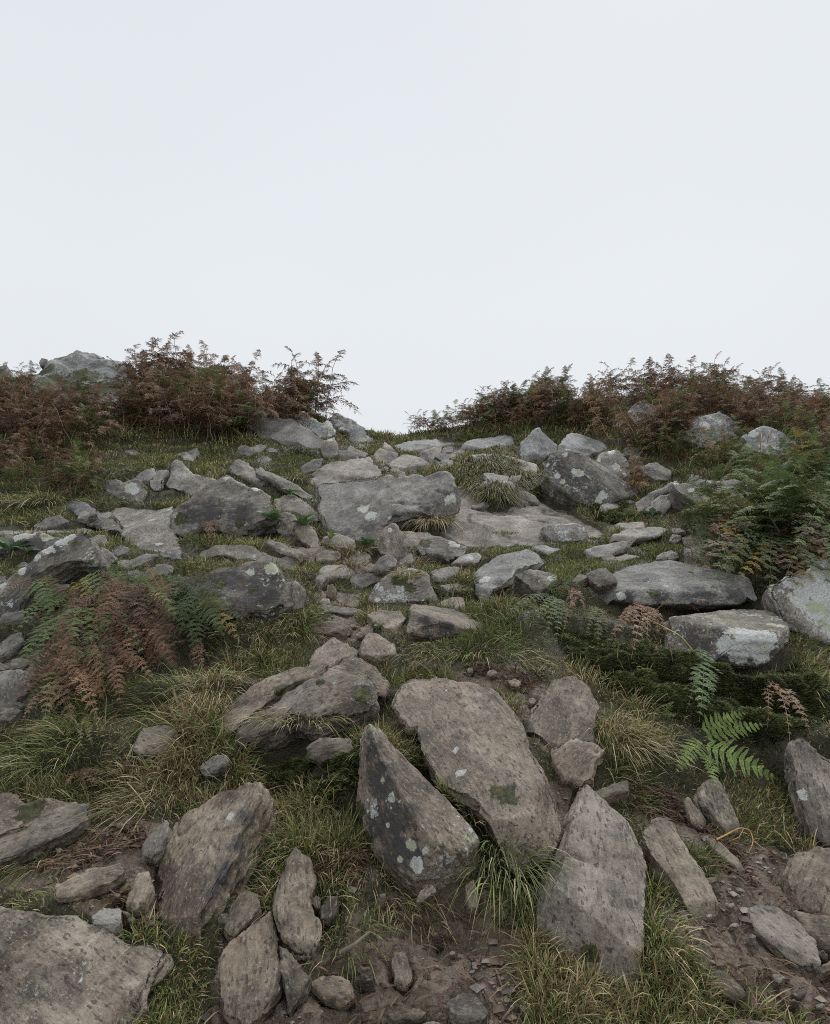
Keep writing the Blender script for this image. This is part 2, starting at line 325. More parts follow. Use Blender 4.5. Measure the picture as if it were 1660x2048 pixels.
R('stone', 'oval grey stone at the right of the tall narrow stone', [(640,1818),(655,1795),(676,1790),(673,1828),(655,1840),(642,1836)], 30, 0, .08, lift=.03, tint='m')
R('stone', 'small orange stone touching the tall narrow stone', [(622,1800),(632,1790),(641,1797),(640,1812),(628,1814)], 30, 0, .05, lift=.03, tint='b')
R('flat_stone', 'worn stone half sunk in the mud, bottom centre', [(618,1962),(650,1948),(700,1958),(712,1985),(690,2002),(648,1990)], 18, 0, .06, lift=.02, tint='p')
R('flat_stone', 'loose flat stone lying on the mud near the bottom edge', [(893,2003),(908,1992),(942,1984),(962,2000),(980,2026),(960,2042),(920,2036),(900,2024)], 15, 3, .06, lift=.05, tint='g')
R('flat_stone', 'long stone sunk flush in the central mud', [(784,1905),(808,1898),(826,1950),(812,1972),(790,1958)], 22, 0, .05, lift=.01, tint='p')
R('stone', 'brown upright stone in the earth bank under the central rocks', [(930,1768),(948,1757),(958,1788),(957,1815),(938,1814)], 45, 0, .1, lift=.03, tint='b')
R('stone', 'pale pointed shard poking out of the earth bank', [(833,1810),(842,1780),(862,1768),(873,1782),(852,1795)], 50, 10, .03, lift=.05, tint='w')
R('boulder', 'ridged boulder with yellowish lichen on its dark left side, centre', [(733,1445),(760,1456),(800,1500),(850,1560),(900,1612),(940,1650),(957,1678),(935,1704),(870,1690),(840,1640),(800,1580),(770,1525)], 33, 24, .4, base=(832,1762), lift=.0, hull=True,
  ext=[(865,1738,.0),(830,1759,-.02),(790,1738,.02),(735,1692,.16),(714,1605,.36),(722,1482,.62)], push=(.05,.35,-.45), tint='p', li=.55, spots=[(785,1595,9),(765,1560,6),(822,1690,10),(835,1730,13),(745,1630,6),(850,1700,6),(775,1650,5),(800,1720,6)], moss=[(722,1640,30),(735,1685,22)], crust=[(760,1560,45),(790,1640,50),(755,1640,40),(800,1700,40),(745,1500,30),(830,1720,25)])
R('stone_slab', 'big pointed slab with a mossy notch at its lower end, centre', [(800,1352),(825,1341),(870,1346),(930,1362),(980,1374),(1003,1388),(1022,1410),(1046,1440),(1052,1472),(1075,1505),(1092,1535),(1115,1560),(1126,1590),(1120,1617),(1090,1645),(1062,1655),(1046,1675),(1030,1678),(1000,1650),(982,1620),(945,1592),(915,1574),(880,1545),(860,1500),(842,1452),(838,1430),(818,1433),(800,1415),(787,1395),(791,1370)], 25, -5, .2, base=(1030,1715), lift=.16, tint='p', li=.22, spots=[(912,1500,8),(922,1545,10),(893,1380,3)], moss=[(1012,1590,24),(990,1580,10)])
R('stone_slab', 'smooth worn slab right of the pointed slab', [(1085,1387),(1105,1356),(1150,1349),(1180,1374),(1197,1396),(1199,1420),(1191,1450),(1193,1482),(1158,1472),(1108,1492),(1077,1458),(1058,1442),(1070,1410)], 26, 2, .16, lift=.06, tint='p')
R('stone', 'layered block below the smooth worn slab', [(1112,1490),(1150,1474),(1190,1485),(1212,1500),(1192,1525),(1187,1556),(1160,1564),(1128,1552),(1104,1522)], 38, 0, .16, lift=.06, tint='p')
R('boulder', 'tall tapering slab pointing uphill, right of centre foreground', [(1172,1564),(1200,1590),(1250,1640),(1285,1700),(1297,1730),(1287,1800),(1282,1900),(1276,1932),(1245,1912),(1180,1852),(1108,1790),(1120,1740),(1136,1690),(1148,1640)], 25, 8, .35, base=(1262,1965), hull=True,
  ext=[(1158,1574,.92),(1118,1660,.62),(1074,1785,.34),(1072,1850,.2),(1150,1908,.06),(1230,1948,0),(1279,1952,-.01)], push=(0,.25,-.4), tint='g', li=.04, moss=[(1182,1908,15)], spots=[(1195,1745,3)])
R('stone_slab', 'narrow slab with an orange tinge by the right hand path', [(1288,1660),(1315,1631),(1350,1645),(1368,1682),(1392,1722),(1425,1765),(1441,1806),(1420,1816),(1393,1812),(1350,1762),(1310,1712),(1291,1684)], 26, 3, .14, lift=.06, tint='b')
R('stone', 'speckled block standing on end below the bright fern', [(1400,1592),(1403,1566),(1430,1549),(1446,1565),(1470,1620),(1486,1655),(1456,1663),(1430,1632),(1410,1612)], 42, 6, .12, lift=.06, tint='l')
R('stone', 'thin brown stone left of the speckled standing block', [(1369,1602),(1375,1589),(1400,1618),(1416,1642),(1405,1657),(1380,1642)], 38, 0, .08, lift=.04, tint='b')
R('flat_stone', 'long thin stone half buried in litter beside the orange stalk', [(1410,1672),(1440,1680),(1480,1718),(1493,1742),(1470,1733),(1430,1702)], 26, 0, .06, lift=.03, tint='m')
R('flat_stone', 'smooth greenish flat slab in the mud, bottom right', [(1494,1815),(1520,1804),(1560,1814),(1600,1845),(1632,1880),(1642,1920),(1650,1938),(1600,1916),(1550,1882),(1510,1852)], 22, 2, .08, lift=.04, tint='g')
R('boulder', 'brown boulder at the right edge beside the mud', [(1578,1745),(1590,1706),(1630,1694),(1700,1698),(1720,1835),(1640,1828),(1592,1803)], 42, 0, .3, lift=.05, tint='b')
R('flat_stone', 'rusty broken stone under the right edge boulder', [(1588,1818),(1640,1830),(1720,1842),(1720,1905),(1640,1890),(1602,1845)], 24, 0, .1, lift=.03, tint='b')
R('stone_slab', 'steep grey slab cut by the right edge above the mud', [(1583,1484),(1605,1476),(1640,1508),(1710,1548),(1720,1722),(1660,1692),(1620,1665),(1602,1612),(1590,1545)], 48, -14, .2, lift=.05, tint='g', li=.35, spots=[(1602,1590,10)])
R('flat_stone', 'flat stone with a grassy rim, bottom right mud', [(1425,1932),(1458,1944),(1497,1985),(1470,1992),(1418,1962)], 18, 0, .05, lift=.02, tint='m')
R('flat_stone', 'bottom edge slab just showing in the right corner', [(1460,2040),(1500,2036),(1580,2040),(1560,2075),(1450,2075)], 14, 0, .06, lift=.03, tint='l')
R('flat_stone', 'pale bottom edge stone below the loose flat stone', [(820,2046),(860,2040),(900,2046),(880,2075),(810,2075)], 14, 0, .06, lift=.03, tint='l')
# --- arch of slabs left of centre
R('stone_slab', 'arched grey slab overhanging a dark mossy hollow', [(465,1465),(475,1445),(520,1410),(570,1376),(630,1351),(690,1342),(735,1352),(749,1380),(740,1396),(690,1416),(625,1430),(575,1420),(553,1446),(510,1466),(480,1473)], 40, -6, .3, base=(600,1500), tint='g', li=.25, moss=[(725,1385,20),(640,1365,8)])
R('stone_slab', 'long brown slab behind the arched slab', [(432,1440),(470,1390),(540,1350),(600,1334),(657,1321),(642,1342),(582,1368),(512,1410),(470,1440),(430,1455)], 24, -6, .14, lift=.08, tint='b', moss=[(560,1375,14)])
R('boulder', 'worn brown rock topping the right end of the arched slab', [(640,1350),(660,1330),(700,1314),(722,1315),(760,1340),(787,1362),(772,1387),(745,1382),(718,1352),(680,1342)], 34, 10, .2, lift=.08, tint='p', moss=[(735,1370,18)])
R('stone', 'shaded stone inside the hollow under the arched slab', [(612,1492),(640,1474),(700,1474),(708,1500),(640,1526),(612,1512)], 60, 0, .15, lift=.05, tint='m')
R('stone', 'small grey stone beside the straw tuft at left', [(398,1532),(425,1510),(452,1508),(457,1525),(430,1541),(405,1547)], 50, 0, .1, lift=.05, tint='c')
R('stone', 'smooth bare stone in the grass below the brown ferns', [(258,1490),(285,1456),(320,1447),(350,1452),(362,1474),(330,1503),(280,1508)], 28, 0, .12, lift=.07, tint='m')
# --- trail
R('stone_slab', 'triangular pitted trail slab at the middle bend', [(612,1336),(632,1298),(665,1269),(692,1284),(716,1300),(722,1311),(682,1318),(640,1342),(612,1352)], 20, -3, .12, lift=.05, tint='l')
R('stone', 'pinkish trail stone behind the rusty rush tuft', [(718,1292),(735,1264),(760,1268),(790,1285),(797,1302),(762,1314),(724,1308)], 28, 0, .12, lift=.05, tint='p')
R('stone', 'small rounded stone above the pinkish trail stone', [(718,1256),(738,1247),(748,1254),(746,1268),(726,1272)], 30, 0, .07, lift=.04, tint='p')
R('stone', 'brown pebble beside the small rounded trail stone', [(711,1270),(718,1262),(726,1266),(725,1274),(715,1276)], 45, 0, .05, lift=.03, tint='b')
R('flat_stone', 'triangular flat stone under the mossy boulder', [(733,1231),(755,1221),(800,1221),(813,1235),(792,1258),(770,1253)], 22, 0, .1, lift=.06, tint='p')
R('stone_slab', 'straight narrow step slab across the trail', [(629,1207),(660,1208),(723,1217),(722,1230),(670,1224),(632,1222)], 30, 0, .1, lift=.04, tint='g')
R('boulder', 'wedge boulder patched with moss and white lichen in mid trail', [(733,1192),(755,1162),(790,1145),(812,1137),(842,1139),(856,1150),(879,1193),(832,1199),(762,1205),(740,1199)], 50, 0, .3, lift=.05, tint='g', li=.75, spots=[(752,1172,8),(755,1199,6),(762,1178,6)], moss=[(800,1160,18),(820,1175,14),(835,1150,12)])
R('boulder', 'wedge shaped block with a sharp sloping edge, mid trail', [(822,1210),(830,1207),(870,1211),(915,1221),(975,1250),(986,1259),(950,1262),(900,1242),(850,1222)], 14, 8, .3, base=(860,1282), hull=True, ext=[(818,1225,-.02),(818,1262,0),(860,1276,0),(935,1275,.02)], push=(0,.3,-.3), tint='p', li=.2, crust=[(850,1240,22),(890,1250,20)])
R('stone', 'pale stone right behind the sharp edged block', [(874,1206),(895,1194),(926,1193),(931,1210),(915,1219),(890,1213)], 28, 0, .1, lift=.05, tint='p')
R('stone', 'upright little block under the grass step', [(651,1192),(655,1170),(665,1167),(673,1180),(669,1197),(655,1197)], 65, 0, .09, lift=.02, tint='p')
R('stone', 'small dull stone on the gravel behind the step slab', [(688,1208),(703,1198),(718,1201),(717,1213),(694,1213)], 35, 0, .06, lift=.03, tint='m')
R('stone', 'small brown stone left of the dull one behind the step slab', [(636,1204),(645,1195),(658,1197),(662,1206),(648,1210)], 35, 0, .06, lift=.03, tint='p')
R('stone_slab', 'thin split slab pointing right above the wedge boulder', [(858,1141),(890,1133),(919,1131),(919,1143),(892,1156),(864,1156)], 25, 0, .09, lift=.07, tint='g')
R('stone', 'dark wet step left of the mossy boulder', [(700,1152),(716,1145),(777,1144),(760,1157),(737,1167),(720,1177),(704,1167)], 40, 0, .14, lift=.03, tint='d')
R('stone_slab', 'cracked pale path slab above the grass step', [(629,1163),(640,1135),(655,1129),(690,1127),(717,1145),(690,1151),(652,1156),(640,1172)], 26, 0, .12, lift=.06, tint='l')
R('stone', 'blunt layered stone above the cracked path slab', [(630,1107),(650,1098),(681,1102),(681,1116),(660,1121),(632,1119)], 40, 0, .14, lift=.04, tint='p')
R('stone', 'rounded boulder resting below the propping stone', [(746,1131),(760,1112),(780,1107),(796,1118),(791,1131),(770,1139),(750,1139)], 50, 0, .16, lift=.04, tint='g')
R('stone', 'little cracked stone left of the rounded boulder', [(728,1136),(740,1127),(752,1130),(750,1141),(735,1143)], 45, 0, .08, lift=.03, tint='p')
R('stone', 'triangular propping stone under the big tilted slab', [(755,1088),(765,1060),(785,1042),(802,1062),(816,1105),(800,1116),(775,1112),(760,1102)], 58, 0, .25, lift=.04, tint='p', spots=[(780,1060,6),(776,1082,3)])
R('boulder', 'low mossy boulder with a cream lichen patch', [(833,1087),(845,1072),(880,1071),(906,1080),(936,1091),(926,1110),(880,1110),(840,1102)], 52, 0, .25, lift=.05, tint='g', spots=[(905,1088,9),(915,1090,7)], moss=[(850,1085,14)])
R('stone', 'thin wedge with a white lichen blotch beside yellow grass', [(898,1127),(925,1108),(956,1102),(964,1112),(956,1123),(930,1124)], 40, 0, .14, lift=.05, tint='g', spots=[(940,1115,9)])
# --- middle slabs
R('stone_slab', 'big tilted rectangular slab with white lichen patch, middle of the climb', [(636,958),(700,950),(760,945),(800,949),(829,944),(850,951),(871,944),(896,946),(906,955),(911,970),(922,988),(916,1001),(890,1012),(868,1020),(822,1022),(782,1030),(771,1042),(750,1056),(716,1073),(690,1079),(655,1070),(649,1062)], 47, -4, .38, base=(660,1098), tint='g', li=.12, spots=[(728,1018,13),(742,1032,14),(905,995,11),(895,1003,8),(780,1035,5)], crust=[(690,1070,22),(740,1055,22),(790,1030,14),(850,1012,14),(665,1065,14)])
R('bedrock', 'cracked flat bedrock behind the big tilted slab', [(612,962),(630,940),(665,925),(702,917),(740,912),(757,930),(771,948),(700,960),(640,968)], 30, 0, .3, lift=.08, tint='p')
R('stone', 'dark stone left above the cracked flat bedrock', [(600,932),(625,918),(647,916),(642,933),(615,943),(605,947)], 50, 0, .25, lift=.05, tint='d')
R('bedrock', 'broad purplish flat bedrock sheet right of the big slab', [(878,1055),(900,1030),(935,1020),(985,1012),(1040,1003),(1120,996),(1147,1005),(1182,1025),(1217,1045),(1227,1062),(1190,1074),(1130,1072),(1080,1087),(1000,1084),(940,1088),(903,1080),(878,1070)], 22, 0, .25, lift=.1, tint='p')
R('stone', 'smooth stone between the big slab and bedrock sheet', [(903,986),(915,964),(935,967),(965,985),(988,996),(960,1007),(925,1019),(915,1008)], 28, -4, .2, lift=.08, tint='p')
R('boulder', 'long sloping boulder splashed with white lichen, right of middle', [(1087,950),(1095,915),(1106,900),(1136,898),(1150,910),(1186,946),(1216,976),(1231,986),(1236,998),(1216,1006),(1180,1006),(1155,995),(1110,972)], 66, -10, .3, base=(1185,1018), hull=True, ext=[(1160,902,.35),(1220,943,.5),(1258,966,.45),(1274,990,.3),(1245,992,.12)], push=(0,.5,-.3), tint='m', li=.5, spots=[(1152,945,10),(1162,947,7),(1126,963,6),(1205,990,9),(1198,1000,8),(1115,952,7),(1130,908,6),(1095,930,5)], crust=[(1110,930,30),(1150,960,35),(1190,990,25)])
R('boulder', 'dark block with white splashes behind the long sloping boulder', [(1185,938),(1200,905),(1235,899),(1256,915),(1264,942),(1250,957),(1225,952)], 58, 6, .4, lift=.3, tint='m', li=.4, spots=[(1222,904,9),(1234,935,11),(1250,950,6),(1198,920,5)])
R('boulder', 'tilted bluish slab on the skyline side of the lichen boulder', [(1113,897),(1140,864),(1175,868),(1202,875),(1224,890),(1200,902),(1165,917),(1138,902)], 42, 6, .35, lift=.35, tint='c')
R('boulder', 'bluish pointed boulder left of the tilted bluish slab', [(1040,892),(1050,875),(1065,858),(1080,851),(1092,865),(1117,888),(1110,900),(1085,922),(1050,912),(1042,906)], 52, 0, .4, lift=.15, tint='c', spots=[(1081,900,3)])
R('stone_slab', 'thin grey slab on the crest right of the gap', [(922,886),(950,877),(1000,871),(1036,871),(1036,887),(1000,890),(960,890)], 24, 0, .16, lift=.1, tint='c')
R('stone_slab', 'long flat crest slab with a white end in the gap', [(772,887),(850,878),(900,871),(930,871),(932,881),(900,889),(860,895),(800,894)], 22, 0, .18, lift=.06, tint='c', spots=[(921,876,8)])
R('stone_slab', 'wavy slab lip above the great hanging tuft', [(943,908),(970,904),(1000,907),(1040,917),(1087,935),(1088,945),(1050,940),(1010,927),(985,916),(950,917)], 26, 5, .12, lift=.18, tint='l')
R('stone_slab', 'brown slab roofing a little black cave', [(772,927),(800,911),(815,907),(838,915),(864,927),(850,931),(790,937)], 28, 0, .1, lift=.24, tint='p')
R('stone', 'small dark slab stepping up to the crest', [(868,912),(880,904),(900,911),(897,923),(880,919)], 40, 0, .12, lift=.06, tint='d')
R('stone', 'second small dark slab just under the crest slabs', [(880,898),(895,892),(908,896),(905,906),(888,906)], 40, 0, .12, lift=.06, tint='d')
R('boulder', 'square dark boulder with a light top below the left ridge', [(639,891),(645,880),(668,873),(677,890),(674,907),(645,912)], 50, 0, .3, lift=.05, tint='m', spots=[(660,880,6)])
R('stone_slab', 'small lichened slab tilting right of the square dark boulder', [(688,902),(700,887),(716,897),(737,905),(732,914),(708,912)], 42, 8, .16, lift=.08, tint='m', li=.35)
R('stone', 'jumbled brown rock left of the little cave', [(744,912),(758,894),(790,904),(802,915),(780,922),(755,924)], 45, 0, .25, lift=.06, tint='p')
R('stone', 'slanted brown slab at the left foot of the gap', [(762,895),(768,880),(786,892),(800,908),(788,908)], 42, 6, .2, lift=.05, tint='p')
# --- left middle
R('boulder', 'humped dark boulder with a pale crest, left middle', [(341,1022),(385,1000),(400,980),(420,965),(455,949),(475,965),(495,972),(521,975),(538,990),(539,1000),(553,1020),(545,1033),(515,1042),(490,1054),(455,1060),(438,1052),(400,1047),(372,1062),(345,1060)], 60, 0, .5, base=(440,1075), tint='m', li=.3, spots=[(351,1031,6),(513,978,8),(490,1048,5),(452,957,6)], moss=[(360,1040,14),(480,1045,10)], crust=[(420,1025,35),(480,1030,30),(380,1035,25)])
R('stone_slab', 'broad pale slab sloping under the humped boulder', [(208,1003),(250,1001),(300,1004),(347,1009),(341,1050),(351,1070),(398,1096),(385,1102),(340,1102),(290,1097),(255,1077),(240,1057),(235,1037),(215,1017)], 30, -4, .25, lift=.08, tint='l', spots=[(318,1088,8),(300,1040,8)])
R('boulder', 'round boulder with one large white lichen patch, left', [(204,970),(215,957),(235,957),(246,964),(270,957),(291,968),(292,986),(280,1001),(250,1001),(224,986)], 60, 0, .35, lift=.06, tint='m', li=.4, spots=[(262,975,12),(270,982,9),(210,968,5)])
R('boulder', 'pointed rock leaning left behind the humped boulder', [(329,962),(340,930),(350,917),(365,921),(386,945),(420,950),(442,956),(412,972),(380,987),(350,972),(330,967)], 52, 0, .35, lift=.08, tint='l', li=.4)
R('stone', 'grassy stone left of the pointed leaning rock', [(266,956),(285,940),(306,934),(312,946),(290,964),(272,964)], 45, -5, .2, lift=.05, tint='g')
R('stone_slab', 'log like slab lying at a slant in the left grass', [(459,931),(470,918),(479,917),(500,930),(520,950),(537,963),(520,969),(490,951),(465,941)], 42, 10, .2, lift=.12, tint='l')
R('stone_slab', 'thin slab propped up at a slant beside the big tilted slab', [(509,938),(518,931),(550,945),(590,965),(630,986),(631,996),(600,987),(565,967),(530,947)], 34, 12, .14, lift=.2, tint='m')
R('stone', 'little black rock on the left grass ledge', [(474,894),(485,887),(500,895),(511,905),(495,911),(478,906)], 50, 0, .15, lift=.03, tint='d')
R('boulder', 'rounded brown boulder under the right end of the humped boulder', [(550,1032),(570,1021),(590,1030),(598,1050),(590,1067),(565,1070),(552,1057)], 55, 0, .25, lift=.04, tint='b')
R('stone_slab', 'smooth brown slab in the gully left of the big tilted slab', [(548,992),(580,985),(605,1000),(626,1010),(642,1036),(620,1032),(590,1022),(553,1017)], 32, 0, .2, lift=.08, tint='p')
R('stone', 'steep brown slab at the bottom of the gully', [(598,1027),(612,1039),(632,1070),(642,1092),(620,1090),(595,1072),(583,1052)], 45, -10, .18, lift=.06, tint='b')
R('stone_slab', 'thin pale plank of rock in the mossy grass', [(528,1081),(540,1077),(572,1089),(618,1109),(602,1112),(560,1099)], 28, 6, .1, lift=.08, tint='l')
R('stone_slab', 'long low rim of rock behind the mossy boulder', [(388,1098),(430,1087),(500,1091),(520,1104),(560,1112),(580,1104),(596,1115),(602,1136),(585,1142),(560,1127),(520,1120),(450,1108),(400,1108)], 36, 4, .18, lift=.06, tint='m', li=.3)
R('boulder', 'large mossy boulder with a white patch, left of the trail', [(368,1152),(420,1142),(480,1128),(530,1121),(551,1130),(562,1146),(568,1166),(577,1192),(560,1203),(530,1218),(480,1226),(430,1215),(395,1200),(372,1182)], 52, 0, .5, base=(500,1250), tint='m', li=.45, spots=[(543,1138,15),(500,1145,9),(445,1205,10)], moss=[(400,1152,26),(440,1168,14),(425,1140,18),(505,1180,10)], crust=[(450,1160,40),(520,1170,40),(540,1190,30)])
R('stone', 'shaded block right of the large mossy boulder', [(563,1167),(590,1160),(613,1180),(607,1212),(585,1218),(570,1192)], 55, 6, .25, lift=.05, tint='m', li=.3)
R('boulder', 'dark rock with a white crust along its top, left edge', [(-30,1078),(50,1066),(90,1066),(121,1075),(112,1087),(60,1107),(0,1108),(-30,1100)], 55, 0, .35, lift=.05, tint='d', spots=[(40,1070,12),(95,1072,11),(60,1069,10)], crust=[(20,1095,30),(70,1095,30)])
R('stone_slab', 'thin flat slab lying over the white crusted dark rock', [(-30,1062),(60,1051),(146,1049),(202,1066),(120,1065),(40,1066),(-30,1072)], 16, 0, .1, lift=.16, tint='g', moss=[(120,1060,14)])
R('boulder', 'long diagonal boulder with a white lichen edge, left edge', [(-30,1192),(0,1170),(35,1140),(80,1105),(130,1072),(155,1061),(169,1067),(182,1090),(172,1110),(130,1112),(95,1132),(62,1152),(52,1182),(32,1217),(-30,1245)], 56, -8, .35, lift=.05, tint='m', li=.45, spots=[(120,1080,14),(140,1070,10),(95,1100,11),(75,1115,8),(45,1140,8),(5,1172,8)], moss=[(150,1087,6)], crust=[(20,1205,30),(60,1145,16),(110,1105,14)])
R('stone', 'broken grey block right of the long diagonal boulder', [(178,1132),(195,1100),(205,1092),(236,1115),(216,1129),(190,1132)], 55, 0, .2, lift=.05, tint='g', li=.2)
R('stone', 'small layered stone left of the broad pale slab', [(173,1081),(195,1068),(210,1070),(220,1086),(190,1092)], 40, 0, .12, lift=.05, tint='g')
R('stone', 'thin stone splinter leaning on the broad pale slab', [(171,1047),(195,1032),(202,1037),(180,1049)], 40, -10, .06, lift=.08, tint='l')
R('stone', 'low humped stone behind the thin flat slab', [(58,1051),(100,1031),(122,1029),(138,1041),(110,1051)], 45, 0, .2, lift=.08, tint='g')
R('stone', 'leaning stone behind the thin splinter', [(152,1034),(170,1015),(186,1013),(193,1026),(170,1034)], 45, 0, .15, lift=.06, tint='g')
R('stone_slab', 'pale slab end jutting out above the left ferns', [(58,1193),(78,1169),(90,1162),(142,1166),(122,1182),(95,1194)], 30, 0, .14, lift=.2, tint='l')
R('stone_slab', 'smooth grey slab at the left edge beside the ferns', [(-30,1298),(0,1285),(20,1270),(42,1262),(44,1281),(10,1306),(-30,1322)], 34, -6, .12, lift=.06, tint='c')
R('bedrock', 'layered bedrock ledges at the left edge', [(-40,1345),(0,1338),(40,1334),(62,1345),(52,1372),(20,1402),(-40,1440)], 36, -6, .18, lift=.06, tint='c')
# --- right middle
R('boulder', 'long flat topped slab above the hanging brown ferns, right', [(1158,1168),(1230,1142),(1300,1128),(1340,1121),(1382,1128),(1440,1142),(1490,1151),(1508,1167),(1400,1160),(1290,1167),(1215,1179)], 17, 0, .4, base=(1330,1222), hull=True, ext=[(1519,1190,.03),(1482,1207,0),(1400,1207,-.02),(1300,1211,-.02),(1255,1207,0),(1203,1194,.04)], push=(0,.6,-.12), tint='c', li=.3, spots=[(1242,1193,9),(1330,1172,6)], moss=[(1306,1186,12)], crust=[(1250,1192,25),(1320,1190,25),(1400,1185,25),(1470,1185,25)])
R('boulder', 'rounded boulder with a crusty white face, right', [(1343,1233),(1420,1221),(1500,1216),(1552,1222),(1580,1250),(1540,1241),(1480,1241),(1430,1251),(1380,1257)], 14, 4, .35, base=(1490,1338), hull=True, ext=[(1430,1285,-.06),(1446,1316,0),(1476,1330,0),(1516,1330,0),(1550,1315,0),(1581,1268,.02),(1345,1300,.1),(1382,1312,.06)], push=(0,.5,-.2), tint='m', li=.6, spots=[(1490,1270,30),(1530,1270,26),(1480,1305,24),(1520,1305,20),(1450,1290,16),(1550,1250,14)], crust=[(1440,1262,16),(1400,1290,30),(1505,1290,10)])
R('boulder', 'big whitish lichen covered boulder cut by the right edge', [(1546,1162),(1575,1145),(1610,1140),(1640,1124),(1720,1112),(1730,1310),(1650,1278),(1610,1247),(1590,1242),(1565,1217),(1550,1192)], 56, -6, .5, lift=.04, tint='g', li=.75, spots=[(1630,1170,40),(1650,1220,36),(1580,1165,14),(1600,1200,18),(1690,1180,50),(1680,1260,30)])
R('stone_slab', 'grey slab with a round white lichen blotch on its nose', [(948,1152),(965,1130),(1000,1110),(1052,1097),(1092,1108),(1070,1120),(1032,1141),(1026,1152),(1000,1162),(965,1172),(950,1163)], 20, -5, .18, base=(985,1205), tint='c', spots=[(972,1157,11),(963,1162,7)], crust=[(955,1165,12),(1000,1165,14)])
R('stone', 'dark stone with a round white spot next to the white nosed slab', [(1028,1146),(1060,1137),(1085,1140),(1113,1148),(1114,1160),(1082,1177),(1063,1173),(1045,1157)], 42, 4, .18, base=(1070,1200), tint='m', spots=[(1103,1156,9),(1078,1163,3)], moss=[(1040,1155,8)])
R('boulder', 'squat flat topped boulder speckled with lichen on the bedrock', [(1083,1052),(1100,1046),(1160,1045),(1175,1060),(1182,1074),(1150,1080),(1110,1080),(1088,1066)], 58, 0, .3, lift=.05, tint='g', li=.75)
R('flat_stone', 'flat path stone furthest up the right hand path', [(1227,1052),(1235,1043),(1291,1042),(1290,1056),(1260,1058)], 24, 0, .1, lift=.06, tint='p')
R('flat_stone', 'widest flat path stone beside the bedrock sheet', [(1212,1071),(1250,1058),(1320,1053),(1342,1058),(1302,1073),(1260,1077)], 20, 0, .1, lift=.08, tint='l')
R('flat_stone', 'small flat path stone at the end of the widest one', [(1339,1057),(1360,1054),(1373,1063),(1350,1066)], 22, 0, .08, lift=.05, tint='p')
R('stone_slab', 'thin edged slab rising from the moss on the right hand path', [(1168,1097),(1200,1087),(1255,1078),(1262,1085),(1250,1096),(1220,1107),(1180,1107)], 34, 0, .14, lift=.06, tint='g')
R('flat_stone', 'sliver of flat stone in the yellow grass', [(1203,1120),(1250,1107),(1283,1111),(1242,1122)], 20, 0, .06, lift=.06, tint='l')
R('stone', 'low grey stone showing through the right path grass', [(1312,1114),(1330,1103),(1341,1099),(1353,1105),(1332,1117)], 30, 0, .08, lift=.05, tint='g')
R('stone', 'low pale stone at the top of the yellow grass', [(998,1093),(1010,1082),(1030,1079),(1038,1086),(1016,1094)], 35, 0, .1, lift=.06, tint='l')
R('stone', 'flat grey stone half under the yellow grass', [(1057,1093),(1085,1088),(1122,1098),(1100,1105)], 24, 0, .08, lift=.06, tint='c')
R('stone', 'leaning stone at the left of the right hand cluster', [(1274,1002),(1300,985),(1340,965),(1357,956),(1357,976),(1322,987),(1292,1012),(1278,1020)], 50, -8, .25, lift=.1, tint='m')
R('boulder', 'wedge with white patches in the right hand cluster', [(1348,960),(1375,964),(1420,984),(1452,1000),(1452,1017),(1420,1012),(1380,992),(1358,978)], 48, 6, .3, lift=.12, tint='m', spots=[(1383,981,7),(1352,966,6)])
R('boulder', 'log shaped dark slab on top of the right hand cluster', [(1378,958),(1400,952),(1440,957),(1500,957),(1547,965),(1520,974),(1470,980),(1420,982),(1390,967)], 48, 0, .3, lift=.3, tint='m', li=.3, spots=[(1418,963,5),(1530,965,8)])
R('stone', 'grey rock against the bracken above the cluster', [(1283,930),(1310,924),(1347,940),(1342,957),(1310,957),(1288,942)], 50, 0, .25, lift=.08, tint='m', li=.2)
R('stone', 'split stone low in the right hand cluster', [(1290,1018),(1320,988),(1347,984),(1342,1012),(1320,1032),(1298,1028)], 52, -6, .2, lift=.04, tint='g')
R('stone', 'small brown stone under the foot of the hanging tuft', [(1008,968),(1022,952),(1042,950),(1040,968),(1022,974)], 50, 0, .1, lift=.03, tint='b')
R('boulder', 'smallest grey outcrop high in the right bracken', [(1256,826),(1270,805),(1290,796),(1311,810),(1320,824),(1300,836),(1270,840)], 58, 0, .5, lift=.35, tint='c', li=.5)
R('boulder', 'tall lichened outcrop in the right bracken', [(1358,862),(1390,835),(1420,827),(1440,820),(1461,832),(1483,857),(1450,876),(1420,886),(1378,876)], 58, 0, .6, lift=.3, tint='c', li=.7, spots=[(1410,850,10),(1375,865,9)])
R('boulder', 'broad outcrop at the right of the tall lichened one', [(1486,866),(1510,855),(1535,849),(1570,865),(1600,890),(1570,908),(1530,904),(1496,888)], 56, 0, .6, lift=.3, tint='c', li=.6, spots=[(1505,868,10),(1525,892,8)])
